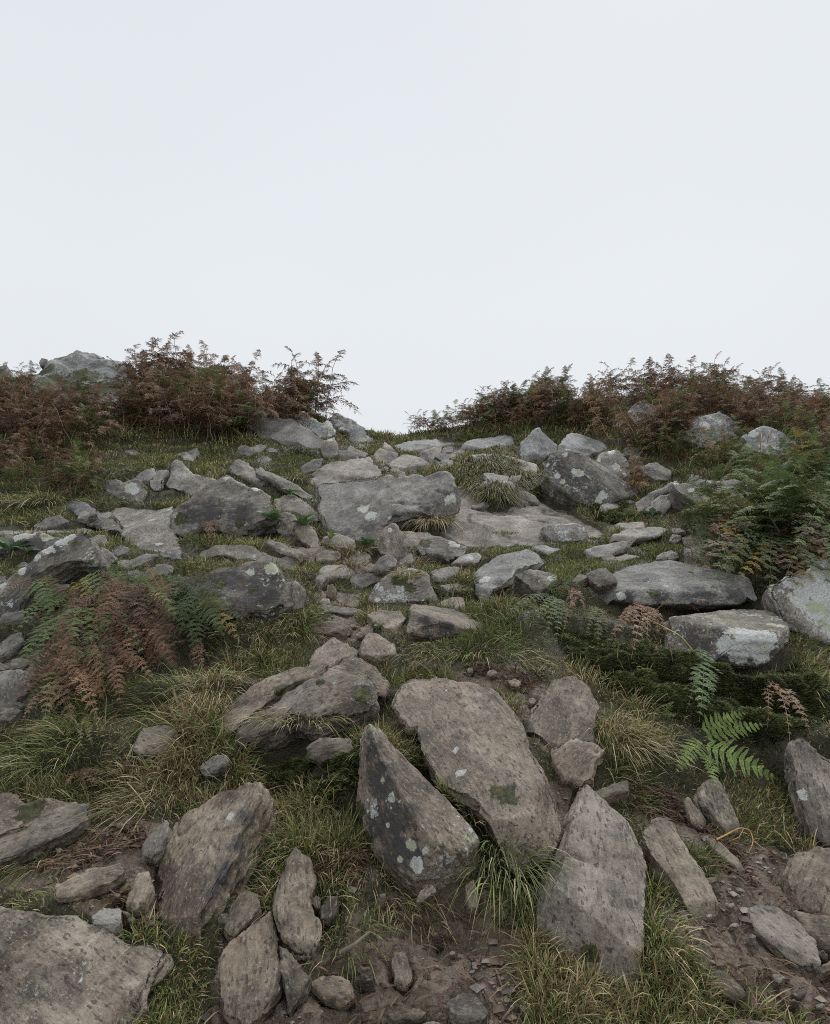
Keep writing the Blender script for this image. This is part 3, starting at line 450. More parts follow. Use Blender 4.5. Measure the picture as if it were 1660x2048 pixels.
# --- left ridge
R('outcrop', 'broad domed outcrop on the left skyline', [(40,775),(60,745),(85,720),(130,708),(170,705),(230,711),(256,720),(268,745),(268,782),(240,800),(200,806),(140,800),(80,790)], 46, 0, 1.2, lift=.2, tint='c', li=.55, moss=[(110,765,34),(170,750,26),(215,775,26),(90,740,16),(150,785,24)], spots=[(85,752,7),(160,790,6)])
R('outcrop', 'lichened knob among the left ridge bracken', [(432,765),(460,750),(486,754),(497,772),(494,795),(460,800),(438,790)], 60, 0, .6, lift=.2, tint='c', li=.8, spots=[(474,778,6)])
R('standing_stone', 'thin pale stone standing upright on the left ridge', [(527,778),(532,769),(541,780),(548,800),(547,828),(535,826),(528,800)], 74, 0, .2, lift=.05, tint='w', li=.6)
R('outcrop', 'pale jagged rocks beside the left ridge bracken', [(583,838),(605,819),(622,835),(640,845),(655,838),(672,866),(640,876),(610,866)], 56, 0, .5, lift=.1, tint='c', li=.8)
R('outcrop', 'rounded end of the left ridge at the gap', [(658,832),(675,822),(702,835),(727,855),(748,876),(740,884),(700,882),(680,862)], 52, 4, .7, lift=.1, tint='c', li=.75, moss=[(690,870,12)])
R('bedrock', 'long dark sloping slab under the left ridge bracken', [(490,826),(550,827),(600,844),(640,868),(668,882),(632,898),(590,893),(545,880),(500,852)], 44, 6, .5, lift=.12, tint='d', li=.3)
R('outcrop', 'low rocks at the foot of the standing stone', [(488,818),(500,800),(522,812),(543,826),(520,832),(498,828)], 55, 0, .4, lift=.08, tint='l', li=.7)
R('stone', 'dark rock at the very left of the skyline', [(-20,745),(0,730),(12,728),(18,745),(5,760),(-20,765)], 60, 0, .4, lift=.05, tint='d')
R('stone', 'small black stone perched left of the domed outcrop', [(76,724),(82,714),(94,717),(97,730),(80,732)], 60, 0, .2, on='broad domed outcrop', tint='d')
# --- small stones seen one by one on the trail and in the mud (look alikes)
TRAIL = [(668,1252,7),(690,1262,6),(705,1250,6),(985,1345,9),(1030,1365,11),(940,1338,6),(870,1330,6),(1065,1402,8)]
MUDST = [(1345,1700,7),(1400,1742,7),(1462,1810,8),(1470,1850,7),(1505,1872,7),(1560,1955,12),(1598,1985,15),(1385,1975,7),(1420,1830,6),(1640,2010,9)]
LEFTST = [(225,1842,8),(262,1838,7),(250,1825,6),(235,1790,6),(118,1700,7),(240,1650,7),(765,1790,6),(1080,1440,6),(1092,1462,7),(905,1905,6)]
SMALL = [(TRAIL, 'small loose stone lying on the mid trail dirt', 'loose stones on the mid trail', 'p'), (MUDST, 'small stone in the muddy gravel of the right hand path', 'loose stones on the right hand mud', 'g'), (LEFTST, 'small stone pressed into dark earth between the foreground slabs', 'loose stones between the foreground slabs', 'm')]
for lst, lab, grp, tn in SMALL:
    for k, (x, y, q) in enumerate(lst):
        pts = []; n = random.randint(5, 7); a0 = random.random()*6
        for i in range(n):
            a = a0+i/n*6.283; rr = q*random.uniform(.8, 1.15); pts.append((x+math.cos(a)*rr*1.2, y+math.sin(a)*rr*.8))
        R('small_stone', lab, pts, random.uniform(20, 45), random.uniform(-12, 12), .05, lift=.02, tint=tn, group=grp, bright=random.uniform(.8, 1.35))

def scree(zone, n, q0, q1, lab, grp, seed, tints):
    rng = random.Random(seed); k = t = 0; big = [s['poly'] for s in SPECS]; xs = [p[0] for p in zone]; ys = [p[1] for p in zone]
    while k < n and t < 4000:
        t += 1; x, y = rng.uniform(min(xs), max(xs)), rng.uniform(min(ys), max(ys)); P = np.array([x]), np.array([y])
        if not inpoly(*P, zone)[0] or any(inpoly(*P, b)[0] for b in big): continue
        k += 1; q = q0*(q1/q0)**(rng.random()**1.6); m = rng.choice((4, 4, 5, 5, 6)); a0 = rng.random()*6; asp = rng.uniform(1.3, 2.6); rot = rng.uniform(-.4, .4); pts = []
        for i in range(m):
            a = a0+(i+rng.uniform(-.28, .28))/m*6.283; rr = q*rng.uniform(.8, 1.25); u, v = math.cos(a)*rr*asp, math.sin(a)*rr*.7; pts.append((x+u*math.cos(rot)-v*math.sin(rot), y+u*math.sin(rot)+v*math.cos(rot)))
        R('stone', lab, pts, rng.uniform(18, 44), rng.uniform(-14, 14), .14 if y > 1000 else .22, lift=rng.uniform(.02, .07), tint=rng.choice(tints), group=grp, bright=rng.uniform(.65, 1.0), li=rng.choice((0, .2, .5)) if y < 1250 else 0)
scree([(570,1000),(640,1090),(600,1240),(700,1300),(830,1250),(950,1130),(1350,1125),(1370,1040),(1050,900),(800,890),(620,925)], 13, 7, 20, 'small stone half sunk in the turf of the middle climb', 'stones half sunk in the middle climb', 5, 'gpmp')
scree([(0,1035),(200,1005),(240,1060),(390,1105),(330,1140),(180,1140),(60,1190),(0,1230)], 10, 7, 17, 'small grey stone among the slabs on the left shelf', 'stones on the left shelf', 6, 'gcm')
scree([(240,890),(600,890),(650,930),(560,1000),(440,945),(330,960),(230,950)], 12, 6, 16, 'grey stone showing through the upper left grass', 'stones in the upper left grass', 7, 'gml')
scree([(1240,890),(1330,920),(1420,1010),(1300,1050),(1240,1010),(1270,960)], 6, 6, 15, 'stone lodged around the right hand rock cluster', 'stones around the right hand cluster', 8, 'gm')
scree([(640,860),(760,880),(940,885),(920,940),(770,945),(700,915)], 7, 5, 15, 'broken stone jumbled below the skyline gap', 'broken stones below the gap', 9, 'gpd')
scree([(-20,1290),(60,1320),(80,1420),(-20,1450)], 7, 8, 18, 'grey stone beside the layered ledges at the left edge', 'stones by the layered ledges', 10, 'gc')
scree([(1180,1350),(1210,1640),(1300,1640),(1390,1650),(1500,1720),(1660,1700),(1660,2040),(1480,2040),(1340,1900)], 8, 6, 24, 'mud coloured stone set in the right hand path', 'mud coloured stones in the right hand path', 11, 'bmp')
scree([(440,1780),(720,1900),(760,1840),(1000,1840),(1080,2040),(420,2040)], 6, 6, 22, 'mud coloured stone pressed into the central mud', 'mud coloured stones in the central mud', 12, 'pbm')
scree([(600,1080),(700,1110),(840,1110),(930,1100),(930,1180),(870,1260),(700,1330),(600,1330),(640,1180)], 3, 12, 30, 'worn stone packed into the stepped trail', 'worn stones packed into the stepped trail', 21, 'lpgp')
scree([(560,1000),(650,1100),(830,1100),(870,1060),(1060,1090),(1230,1080),(1060,900),(920,890),(860,940),(640,930)], 6, 12, 34, 'angular stone wedged between the slabs of the middle climb', 'angular stones wedged in the middle climb', 22, 'gpmp')
scree([(0,1040),(200,1010),(240,1060),(390,1110),(380,1150),(180,1150),(60,1200),(0,1260)], 7, 14, 32, 'angular grey slab fragment on the left shelf', 'slab fragments on the left shelf', 23, 'gcm')
scree([(1060,1090),(1330,1090),(1380,1120),(1160,1160)], 3, 10, 24, 'flat stone showing through the right hand path turf', 'flat stones in the right hand path turf', 24, 'lpg')
def plane_hit(px, py, P0, n):
    d = rays(np.array(px), np.array(py)); c = np.array([0, 0, CAMZ])
    return c+d*(((P0-c)@n)/(d@n))[..., None]
def prepare(sp):
    poly = sp['poly']; lo = max(poly, key=lambda p: p[1])
    if 'on' in sp:
        q = [s_ for s_ in SPECS if s_['label'].startswith(sp['on'])][0]; Y = plane_hit([lo[0]], [lo[1]], q['P0'], q['n'])[0, 1]-.05
    elif not sp.get('hull') and 'base' not in sp:     # let the lowest edge sit on the ground there
        b = pick(np.array([float(lo[0])]), np.array([float(min(lo[1], 2046))]))[0]
        Y = b[1]-sp.get('lift', 0)*.85-.02
    else:
        Y = pick(np.array([float(sp['base'][0])]), np.array([float(min(sp['base'][1], 2046))]))[0][1]
        Y -= sp.get('lift', 0)*.85+.02
    s, r = math.radians(sp['s']), math.radians(sp['r'])
    n = np.array([math.sin(r), -math.sin(s)*math.cos(r), math.cos(s)*math.cos(r)])
    P0 = at(lo[0], lo[1], Y); pts = plane_hit([p[0] for p in poly], [p[1] for p in poly], P0, n)
    if not sp.get('hull') and 'on' not in sp:
        sx = [p[0] for p in poly]+[sum(p[0] for p in poly)/len(poly)]*2; sy = [min(p[1], 2046) for p in poly]+[sum(p[1] for p in poly)/len(poly)]*2
        for _ in range(2):
            gap = plane_hit(sx, sy, P0, n)[:, 1]-pick(np.array(sx, float), np.array(sy, float))[:, 1]; hi, lo_ = np.quantile(gap, .75), np.quantile(gap, .9)
            sh = min(.5, max(0, hi+.03)) if hi > -.03 else (max(-.3, lo_+.22) if lo_ < -.22 and s < .9 else 0)
            Y -= sh; P0 = at(lo[0], lo[1], Y)
        pts = plane_hit([p[0] for p in poly], [p[1] for p in poly], P0, n)
    sp.update(n=n, P0=P0, pts=pts, Y=Y)
    d = rays(np.array([p[0] for p in poly]), np.array([p[1] for p in poly]))
    if (pts[:, 1] < .8).any() or (pts[:, 1]-Y).max() > 3.5 or ((d@n) > -.02).any(): print('ROCK?', sp['label'], pts[:, 1].round(2), (d@n).round(2))
    sp['cpoly'], sp['cn'], sp['cp'] = poly, n, P0
    if sp.get('hull'): sp['ext3'] = np.array([at(x, y, Y+dy) for x, y, dy in sp['ext']])
    if sp.get('hull'):       # outline and mean plane of everything seen of the block
        q = sorted(set([tuple(map(float, v)) for v in poly]+[(float(x), float(y)) for x, y, _ in sp['ext']])); hl = []
        for seq in (q, q[::-1]):
            h = []
            for v in seq:
                while len(h) > 1 and (h[-1][0]-h[-2][0])*(v[1]-h[-2][1])-(h[-1][1]-h[-2][1])*(v[0]-h[-2][0]) <= 0: h.pop()
                h.append(v)
            hl += h[:-1]
        A = np.r_[pts, sp['ext3']]; cc = A.mean(0); nn = np.linalg.svd(A-cc)[2][2]; nn = nn if nn[1] < 0 else -nn
        sp['cpoly'], sp['cn'], sp['cp'] = hl, nn, cc+np.array([0, .03, 0])
for sp in SPECS: prepare(sp)
# press the hillside down wherever it would bury a stone's face
def carve():
    global GZ
    Z0 = GZ.copy(); P = np.stack([GX, GY, GZ], -1); px, py = project(P); front = GY > .3
    for sp in SPECS:
        poly = sp['cpoly']; xs = [p[0] for p in poly]; ys = [p[1] for p in poly]
        m = front & (px > min(xs)-4) & (px < max(xs)+4) & (py > min(ys)-4) & (py < max(ys)+4)
        idx = np.nonzero(m)
        if not len(idx[0]): continue
        for _ in range(40):
            g = np.stack([GX[idx], GY[idx], GZ[idx]], -1); qx, qy = project(g)
            ins = inpoly(qx, qy, poly); d = rays(qx, qy); c = np.array([0, 0, CAMZ])
            h = c+d*(((sp['cp']-c)@sp['cn'])/(d@sp['cn']))[..., None]
            bad = ins & (g[:, 1] < h[:, 1]+.06)
            if not bad.any(): break
            z = GZ[idx]; z[bad] -= .025; GZ[idx] = z
    dl = Z0-GZ                                   # soften the rims of the pressed hollows
    for _ in range(26):
        b = dl.copy(); b[1:-1, 1:-1] = (dl[:-2, 1:-1]+dl[2:, 1:-1]+dl[1:-1, :-2]+dl[1:-1, 2:])/4; dl = np.maximum(b, dl*.0+np.minimum(Z0-GZ, 9))
    GZ = Z0-dl
    for x, y, h, r in ((815, 1460, .1, .12), (850, 1540, .12, .12), (915, 1612, .13, .13), (985, 1670, .12, .12), (1045, 1705, .1, .12), (1045, 1455, .06, .08), (690, 1600, .08, .14), (760, 1775, .08, .12), (500, 1740, .08, .12), (1060, 1790, .06, .1), (640, 1250, .05, .12), (1050, 1195, .16, .2), (985, 1192, .12, .16), (1300, 1228, .14, .3), (1420, 1222, .12, .25), (570, 1500, .16, .24), (820, 945, .16, .26), (850, 1040, .12, .25), (700, 1205, .07, .12), (480, 1075, .1, .2), (400, 1290, .14, .2), (1500, 1345, .1, .2), (880, 1770, .1, .14)):
        P = pick(np.array([float(x)]), np.array([float(y)]))[0]; GZ = GZ-h*np.exp(-((GX-P[0])**2+(GY-P[1])**2)/(r*r))    # washed out hollows under the slabs
carve()

def fractal_outline(pts, n, seg, amp, rng):
    out = []; k = len(pts)
    for i in range(k):
        a, b = pts[i], pts[(i+1) % k]; dv = b-a; ln = np.linalg.norm(dv); m = max(1, int(ln/seg))
        side = np.cross(n, dv/(ln+1e-9)); out.append(a+side*rng.normal()*amp*.25)
        off = 0
        for j in range(1, m):
            off = .6*off+rng.normal()*amp; t = j/m; out.append(a+dv*(t+rng.uniform(-.2, .2)/m)+side*off*min(1, 4*t*(1-t)+.2))
    return out
ROCKS = []
def build_rock(sp, seed):
    rng = np.random.default_rng(seed); pts, n = sp['pts'], sp['n']; t = sp['t']
    dist = float(np.linalg.norm(pts.mean(0)-np.array([0, 0, CAMZ]))); px = dist/F
    S = float(np.linalg.norm(pts.max(0)-pts.min(0)))
    bm = bmesh.new()
    if sp.get('hull'):
        allp = np.r_[pts, sp['ext3']]; push = np.array(sp['push'])
        allp = np.r_[allp, allp+push*.5, (allp-allp.mean(0))*.92+allp.mean(0)+push]
        vs = [bm.verts.new(p) for p in allp]
        res = bmesh.ops.convex_hull(bm, input=vs)
        bmesh.ops.delete(bm, geom=[v for v in bm.verts if not v.link_faces], context='VERTS')
        for _ in range(2): bmesh.ops.subdivide_edges(bm, edges=[e for e in bm.edges if e.calc_length() > S*.15], cuts=1, use_grid_fill=True)
        bmesh.ops.triangulate(bm, faces=bm.faces)
    else:
        ol = fractal_outline(pts, n, max(S*.06, 9*px), S*.0085, rng); c = pts.mean(0)
        ext = -n*t
        top = [bm.verts.new(p) for p in ol]
        midv = [bm.verts.new(c+(p-c)*(1+rng.normal()*.012+.004)+ext*.45+n*0) for p in ol]
        bot = [bm.verts.new(c+(p-c)*(.90+rng.normal()*.02)+ext+np.array([0, .05*S, 0])) for p in ol]
        k = len(ol)
        bm.faces.new(top); bm.faces.new(bot[::-1])
        for i in range(k):
            j = (i+1) % k; bm.faces.new((top[j], top[i], midv[i], midv[j])); bm.faces.new((midv[j], midv[i], bot[i], bot[j]))
        bmesh.ops.triangulate(bm, faces=bm.faces, ngon_method='BEAUTY')
    bmesh.ops.recalc_face_normals(bm, faces=bm.faces)
    # local frame: z = face normal, x = longest direction in the face
    A = pts-pts.mean(0); A = A-np.outer(A@n, n); _, _, vt = np.linalg.svd(A, full_matrices=False); ax = vt[0]/np.linalg.norm(vt[0])
    ay = np.cross(n, ax); Rm = np.stack([ax, ay, n], 1)
    co = np.array([v.co for v in bm.verts]); o0 = co.mean(0); k0 = np.argmin(co[:, 2]); o0 = np.array([o0[0], o0[1], .6*co[k0, 2]+.4*o0[2]])
    M = Matrix(Rm.tolist()).to_4x4(); M.translation = Vector(o0)
    bm.transform(M.inverted()); me = bpy.data.meshes.new(sp['kind']); bm.to_mesh(me); bm.free()
    o = link(sp['kind'], me)
    vs = max(3.6*px, S/150) if S/px > 60 else max(1.7*px, S/44)
    md = o.modifiers.new('r', 'REMESH'); md.mode = 'VOXEL'; md.voxel_size = vs
    sm = o.modifiers.new('s', 'SMOOTH'); sm.factor = .4; sm.iterations = 1 if S/px > 60 else 0
    dg = bpy.context.evaluated_depsgraph_get(); ev = bpy.data.meshes.new_from_object(o.evaluated_get(dg)); o.modifiers.clear(); old = o.data; o.data = ev; bpy.data.meshes.remove(old)
    ev.name = sp['kind']; nv = len(ev.vertices); co = np.empty(nv*3); ev.vertices.foreach_get('co', co); co = co.reshape(-1, 3)
    nr = np.empty(nv*3); ev.vertices.foreach_get('normal', nr); nr = nr.reshape(-1, 3)
    f = 1/S; chunky = .6 if sp.get('hull') else 1
    if sp['kind'] == 'outcrop': chunky = 3.2
    d = .016*S*fbm(co*f*2.2, 3, seed)*chunky
    d += .011*S*fbm(co*np.array([1, 1, 2.5])*f*7, 3, seed+3)*chunky
    lam = .3 if sp.get('hull') else 1
    lay = lam*fbm(co*np.array([1.3, 1.3, 13])*f*2.4+noise3(co*f*3, seed+8)[:, None]*.8, 3, seed+11)     # bedding: ledges on the broken sides
    side = 1-np.abs(nr[:, 2]); d += .035*min(S, 3*t+.2)*np.clip(lay, -.5, .5)*np.clip(side*1.5, 0.05, 1)
    steps = noise3(co*np.array([1, 1, .6])*f*3.4, seed+21); d += .010*S*np.floor(steps*5)/5*np.clip(1-side, 0, 1)   # flaked patches on the faces
    cr = np.abs(noise3(co*np.array([1.2, 2.6, 1.5])*f*2.1, seed+31)); d -= .016*S*np.clip(1-cr/.035, 0, 1)*(noise3(co*f*1.7, seed+33) > .02)   # cracks
    d += .0035*fbm(co*26, 3, seed+41)+.004*S*fbm(co*f*30, 2, seed+44)
    co = co+nr*d[:, None]
    ex = co.max(0)-co.min(0); mid = (co.max(0)+co.min(0))/2; q = (co-mid)/(ex/2)      # chisel flat facets off the corners
    tiny = sp['kind'] == 'small_stone' or (sp['kind'] == 'stone' and sp.get('group'))
    for _ in range(3 if tiny else 6):
        m = rng.normal(size=3)*np.array([1, 1, .75]); m /= np.linalg.norm(m); s = q@m; top = s.max(); lim = top-rng.uniform(.03, .12) if tiny else top-rng.uniform(.0, .05)
        q -= np.maximum(0, s-lim)[:, None]*m
    co = q*(ex/2)+mid
    if sp['kind'] != 'small_stone':                                   # broken facets let into the face, the steepest along the front edge
        fd = np.array(M)[:3, :3].T@np.array([0, -.75, -.65]); fa = math.atan2(fd[1], fd[0]); zt = np.percentile(co[:, 2], 90); zb = co[:, 2].min()
        cuts = [(fa+rng.normal()*.25, rng.uniform(48, 66), rng.uniform(.05, .13))]+[(fa+rng.uniform(-1.9, 1.9), rng.uniform(9, 30), rng.uniform(.15, .5)) for _ in range(3)]+[(fa+rng.uniform(-1.6, 1.6), rng.uniform(35, 60), rng.uniform(.04, .12)) for _ in range(3)]
        if sp.get('hull'): cuts = cuts[4:]
        if t < .13: cuts = cuts[:1]+cuts[4:]
        for an, tl, wf in cuts:
            dr = np.array([math.cos(an), math.sin(an)]); s = co[:, :2]@dr; w0 = np.percentile(s, 99)-wf*(s.max()-s.min()); zl = zt-(s-w0)*math.tan(math.radians(tl))+.006*S*noise3(co*f*9, seed+61)
            lim = np.maximum(zl, zb+.25*(zt-zb) if tl > 32 else zt-.04*S); co[:, 2] = np.where((s > w0) & (co[:, 2] > lim), lim, co[:, 2])
    ev.vertices.foreach_set('co', co.ravel()); ev.polygons.foreach_set('use_smooth', np.ones(len(ev.polygons), bool)); ev.update()
    Wm = np.array(M); wco = co@Wm[:3, :3].T+Wm[:3, 3]
    bv = BVHTree.FromPolygons([tuple(v) for v in wco], [tuple(p.vertices) for p in ev.polygons])
    for key, src in (('lichen', sp.get('spots', [])), ('moss', sp.get('moss', [])), ('crust', sp.get('crust', []))):
        a = np.zeros(nv, np.float32)
        for x, y, r in src:
            dd = rays(np.array(float(x)), np.array(float(y))); h = bv.ray_cast(Vector((0, 0, CAMZ)), Vector(dd).normalized())
            if h[0] is None: continue
            rw = r*h[3]/F; q = np.linalg.norm(wco-np.array(h[0]), axis=1)/rw
            a = np.maximum(a, np.clip(1.35-q, 0, 1))
        ev.attributes.new(key, 'FLOAT', 'POINT').data.foreach_set('value', a)
    o.matrix_world = M; ev.materials.append(M_ROCK)
    cyp = np.mean([q[1] for q in sp['poly']]); wk = min(1, max(0, (cyp-1000)/350)); tn = .92*np.array(TINT[sp.get('tint', 'g')])*sp.get('bright', 1)*(1-wk+wk*np.array([.96, .885, .80])); o.color = (*tn, sp.get('li', .0))
    cat = {'stone_slab': 'stone slab', 'flat_stone': 'flat stone', 'small_stone': 'stone', 'standing_stone': 'standing stone', 'bedrock': 'rock', 'outcrop': 'rock outcrop'}.get(sp['kind'], sp['kind'])
    tag(o, sp['label'], cat, sp.get('group')); sp['obj'] = o; ROCKS.append((o, bv))
for i, sp in enumerate(SPECS): build_rock(sp, 100+i*7)
def carve_seen():
    """second pass: lower the ground wherever it still stands between a stone's seen face and the path"""
    global GZ
    Z0 = GZ.copy(); front = GY > .3; P = np.stack([GX, GY, GZ], -1); px, py = project(P)
    for sp, (o, bv) in zip(SPECS, ROCKS):
        if sp.get('group'): continue
        q = sp['cpoly']; x0, x1 = min(v[0] for v in q), max(v[0] for v in q); y0, y1 = min(v[1] for v in q), max(v[1] for v in q); x0 = max(x0, -40); x1 = min(x1, 1700); y1 = min(y1, 2090)
        if x1-x0 < 24: continue
        st = 3.0 if x1-x0 < 160 else 5.0; gx = np.arange(x0, x1+st, st); gy = np.arange(y0, y1+st, st); D = np.full((len(gy), len(gx)), np.nan); A, B = np.meshgrid(gx, gy); ins = inpoly(A, B, q); dr = rays(A, B); org = Vector((0, 0, CAMZ))
        for i, j in zip(*np.nonzero(ins)):
            h = bv.ray_cast(org, Vector(dr[i, j]))
            if h[0] is not None: D[i, j] = h[0].y
        idx = np.nonzero(front & (px > x0-4) & (px < x1+4) & (py > y0-6) & (py < y1+6))
        for _ in range(30):
            g = np.stack([GX[idx], GY[idx], GZ[idx]], -1); ux, uy = project(g); I = np.rint((uy-y0)/st).astype(int); J = np.rint((ux-x0)/st).astype(int)
            ok = (I >= 0) & (J >= 0) & (I < len(gy)) & (J < len(gx)); hy = np.full(len(I), np.nan); hy[ok] = D[I[ok], J[ok]]; bad = g[:, 1] < hy+.02
            if not bad.any(): break
            z = GZ[idx]; z[bad] -= .03; GZ[idx] = z
    dl = Z0-GZ
    for _ in range(14):
        b = dl.copy(); b[1:-1, 1:-1] = (dl[:-2, 1:-1]+dl[2:, 1:-1]+dl[1:-1, :-2]+dl[1:-1, 2:])/4; dl = np.maximum(b, Z0-GZ)
    GZ = Z0-dl
carve_seen()
print('rock verts', sum(len(o.data.vertices) for o, _ in ROCKS))
def under_rock(P, reach=.5):
    """True where a stone lies over (or round) the point"""
    out = np.zeros(len(P), bool); up = Vector((0, 0, 1))
    bbs = []
    for o, bv in ROCKS:
        c = np.array([o.matrix_world @ Vector(v) for v in o.bound_box]); bbs.append((c[:, 0].min(), c[:, 0].max(), c[:, 1].min(), c[:, 1].max()))
    for (o, bv), (x0, x1, y0, y1) in zip(ROCKS, bbs):
        for i in np.nonzero((P[:, 0] > x0) & (P[:, 0] < x1) & (P[:, 1] > y0) & (P[:, 1] < y1) & ~out)[0]:
            p = Vector(P[i]); h = bv.ray_cast(p-Vector((0, 0, .02)), up, reach)
            if h[0] is not None: out[i] = True
    return out
# ------------------------------------------------------------------ the hillside sheet
MUD = [[(395,2120),(420,1990),(440,1880),(470,1790),(560,1880),(640,1900),(735,1890),(745,1800),(840,1765),(960,1740),(1015,1800),(1045,1880),(1050,1960),(1075,2120)],
       [(1310,1830),(1345,1790),(1400,1810),(1445,1720),(1500,1690),(1560,1700),(1720,1780),(1720,2120),(1560,2040),(1480,2010),(1350,1900)],
       [(-40,1720),(150,1680),(250,1635),(330,1650),(320,1850),(200,1845),(120,1795),(-40,1765)],
       [(620,1245),(700,1225),(745,1280),(700,1285),(640,1275)], [(800,1318),(1030,1326),(1095,1372),(1060,1440),(1110,1500),(1090,1500),(1040,1430),(1000,1380),(860,1345)],
       [(690,1118),(930,1108),(905,1135),(720,1152)], [(630,1180),(720,1190),(720,1212),(630,1210)], [(1365,1070),(1400,1070),(1420,1135),(1370,1130)], [(560,1050),(640,1090),(700,1125),(640,1130),(580,1100)],
       [(1250,1560),(1330,1580),(1400,1650),(1450,1700),(1360,1700),(1270,1640)], [(-40,1320),(70,1330),(60,1420),(-40,1480)], [(700,1700),(760,1740),(740,1900),(690,1900)], [(1100,1560),(1150,1560),(1130,1640),(1060,1690)]]
def in_any(px, py, polys):
    m = np.zeros(np.shape(px), bool)
    for p in polys: m |= inpoly(px, py, p)
    return m
def build_terrain():
    V = np.stack([GX, GY, GZ], -1).reshape(-1, 3); nr, nth = GX.shape
    px, py = project(V); mud = (in_any(px, py, MUD) & (V[:, 1] > .3)).astype(np.float32); mud[np.hypot(V[:, 0], V[:, 1]) < 1.9] = 1
    m2 = mud.reshape(nr, nth)
    for _ in range(3): m2[1:-1, 1:-1] = (m2[1:-1, 1:-1]*2+m2[:-2, 1:-1]+m2[2:, 1:-1]+m2[1:-1, :-2]+m2[1:-1, 2:])/6
    mud = m2.ravel(); nz = gnormal(GX, GY).reshape(-1, 3)[:, 2]; rd_ = np.hypot(V[:, 0], V[:, 1]); mud = np.maximum(mud, np.where((rd_ < 12) & (V[:, 1] > .3), np.clip((.74-nz)/.12, 0, .25), 0)); p = V.copy()
    V[:, 2] += mud*(np.hypot(V[:, 0], V[:, 1]) < 9)*(.014*fbm(p*24, 3, 71)+.022*fbm(p*7, 3, 73)+.006*np.abs(fbm(p*60, 2, 75)))-mud*.012
    i = np.arange(nr-1)[:, None]*nth; j = np.arange(nth-1)[None]; a = (i+j).ravel()
    q = np.stack([a, a+1, a+nth+1, a+nth], -1)
    me = mesh_np('hillside', V, [q[:, ::-1]]); me.attributes.new('mud', 'FLOAT', 'POINT').data.foreach_set('value', mud.astype(np.float32))
    return tag(link('hillside', me, M_SOIL), kind='structure')
build_terrain()
# ------------------------------------------------------------------ plants
CAM0 = Vector((0, 0, CAMZ))
def pick_any(px, py):
    """first stone or ground under a photo point"""
    d = rays(np.array(float(px)), np.array(float(py))); dv = Vector(d).normalized()
    g = pick(np.array([float(px)]), np.array([float(py)]))[0]; best = (Vector(g)-CAM0).length; P = Vector(g)
    for o, bv in ROCKS:
        h = bv.ray_cast(CAM0, dv, best)
        if h[0] is not None and h[3] < best: best = h[3]; P = h[0]
    return np.array(P)
GREEN, DARKG, OLIVE, STRAW, RUST, LIME = map(np.array, ((.215, .265, .08), (.09, .118, .04), (.21, .20, .09), (.56, .46, .27), (.25, .155, .085), (.26, .28, .08)))
def blades(P, D, Ln, droop, Wd, C, rng, side=None):
    """curved tapering grass blades; P roots, D first directions"""
    n = len(P); D = D/np.linalg.norm(D, axis=1, keepdims=True)
    az = rng.uniform(0, 6.283, n); S = np.stack([np.cos(az), np.sin(az), np.zeros(n)], -1); S = S-D*(S*D).sum(1, keepdims=True); S /= np.linalg.norm(S, axis=1, keepdims=True)+1e-9
    H = D.copy(); H[:, 2] = 0; V = np.empty((n, 7, 3)); k = 0
    for t, wf in ((0, .8), (.38, 1), (.72, .7), (1, 0)):
        q = P+Ln[:, None]*(D*t+droop[:, None]*t*t*(H*.25-np.array([0, 0, .85])))
        if wf: V[:, k] = q-S*(Wd*wf*.5)[:, None]; V[:, k+1] = q+S*(Wd*wf*.5)[:, None]; k += 2
        else: V[:, k] = q
    b = np.arange(n)[:, None]*7
    quads = np.concatenate([b+np.array([0, 1, 3, 2]), b+np.array([2, 3, 5, 4])]); tri = b+np.array([4, 5, 6])
    cols = np.repeat(C[:, None], 7, 1); return V.reshape(-1, 3), quads, tri, cols.reshape(-1, 3)
def pal(n, rng, straw, green=GREEN, rust=.12, dark=.3, lime=.05):
    u = rng.random(n); C = np.where((rng.random(n) < dark)[:, None], DARKG, green)
    C = np.where((rng.random(n) < lime)[:, None], LIME, C)
    m = u < straw; C[m] = STRAW; m2 = (rng.random(n) < .3) & m; C[m2] = OLIVE; m3 = (rng.random(n) < rust) & m; C[m3] = RUST
    return C*rng.uniform(.65, 1.3, n)[:, None]
HILL_B = [[(250,775),(420,775),(480,800),(600,825),(640,838),(600,870),(480,888),(330,885),(250,870),(225,815)], [(-60,800),(60,790),(200,830),(240,890),(200,912),(120,895),(-60,890)], [(-60,900),(100,900),(190,930),(200,960),(180,1010),(60,985),(-60,985)]]
HILL_R = [[(880,860),(950,838),(1150,808),(1300,792),(1660,806),(1760,806),(1760,910),(1400,915),(1290,915),(1235,890),(1180,868),(1100,862),(1040,872),(960,870)]]
MOSSZ = [[(1115,1275),(1200,1290),(1300,1305),(1440,1335),(1580,1330),(1640,1380),(1660,1440),(1560,1475),(1400,1450),(1290,1400),(1170,1350)], [(470,1475),(580,1440),(700,1430),(720,1560),(640,1600),(540,1560)], [(1180,1010),(1260,1000),(1230,1050),(1190,1040)], [(1030,975),(1090,970),(1150,1000),(1090,1010)]]
SHORT = [[(940,1092),(1120,1080),(1300,1110),(1335,1130),(1200,1155),(1050,1140),(1060,1120)], [(1010,1160),(1080,1175),(1150,1160),(1100,1120)], [(150,880),(330,885),(600,890),(640,920),(560,945),(420,950),(330,930),(210,950)], [(1250,1075),(1370,1065),(1370,1120),(1260,1105)], [(560,1330),(640,1250),(660,1260),(620,1330)], [(1380,1560),(1580,1540),(1600,1680),(1500,1690)]]
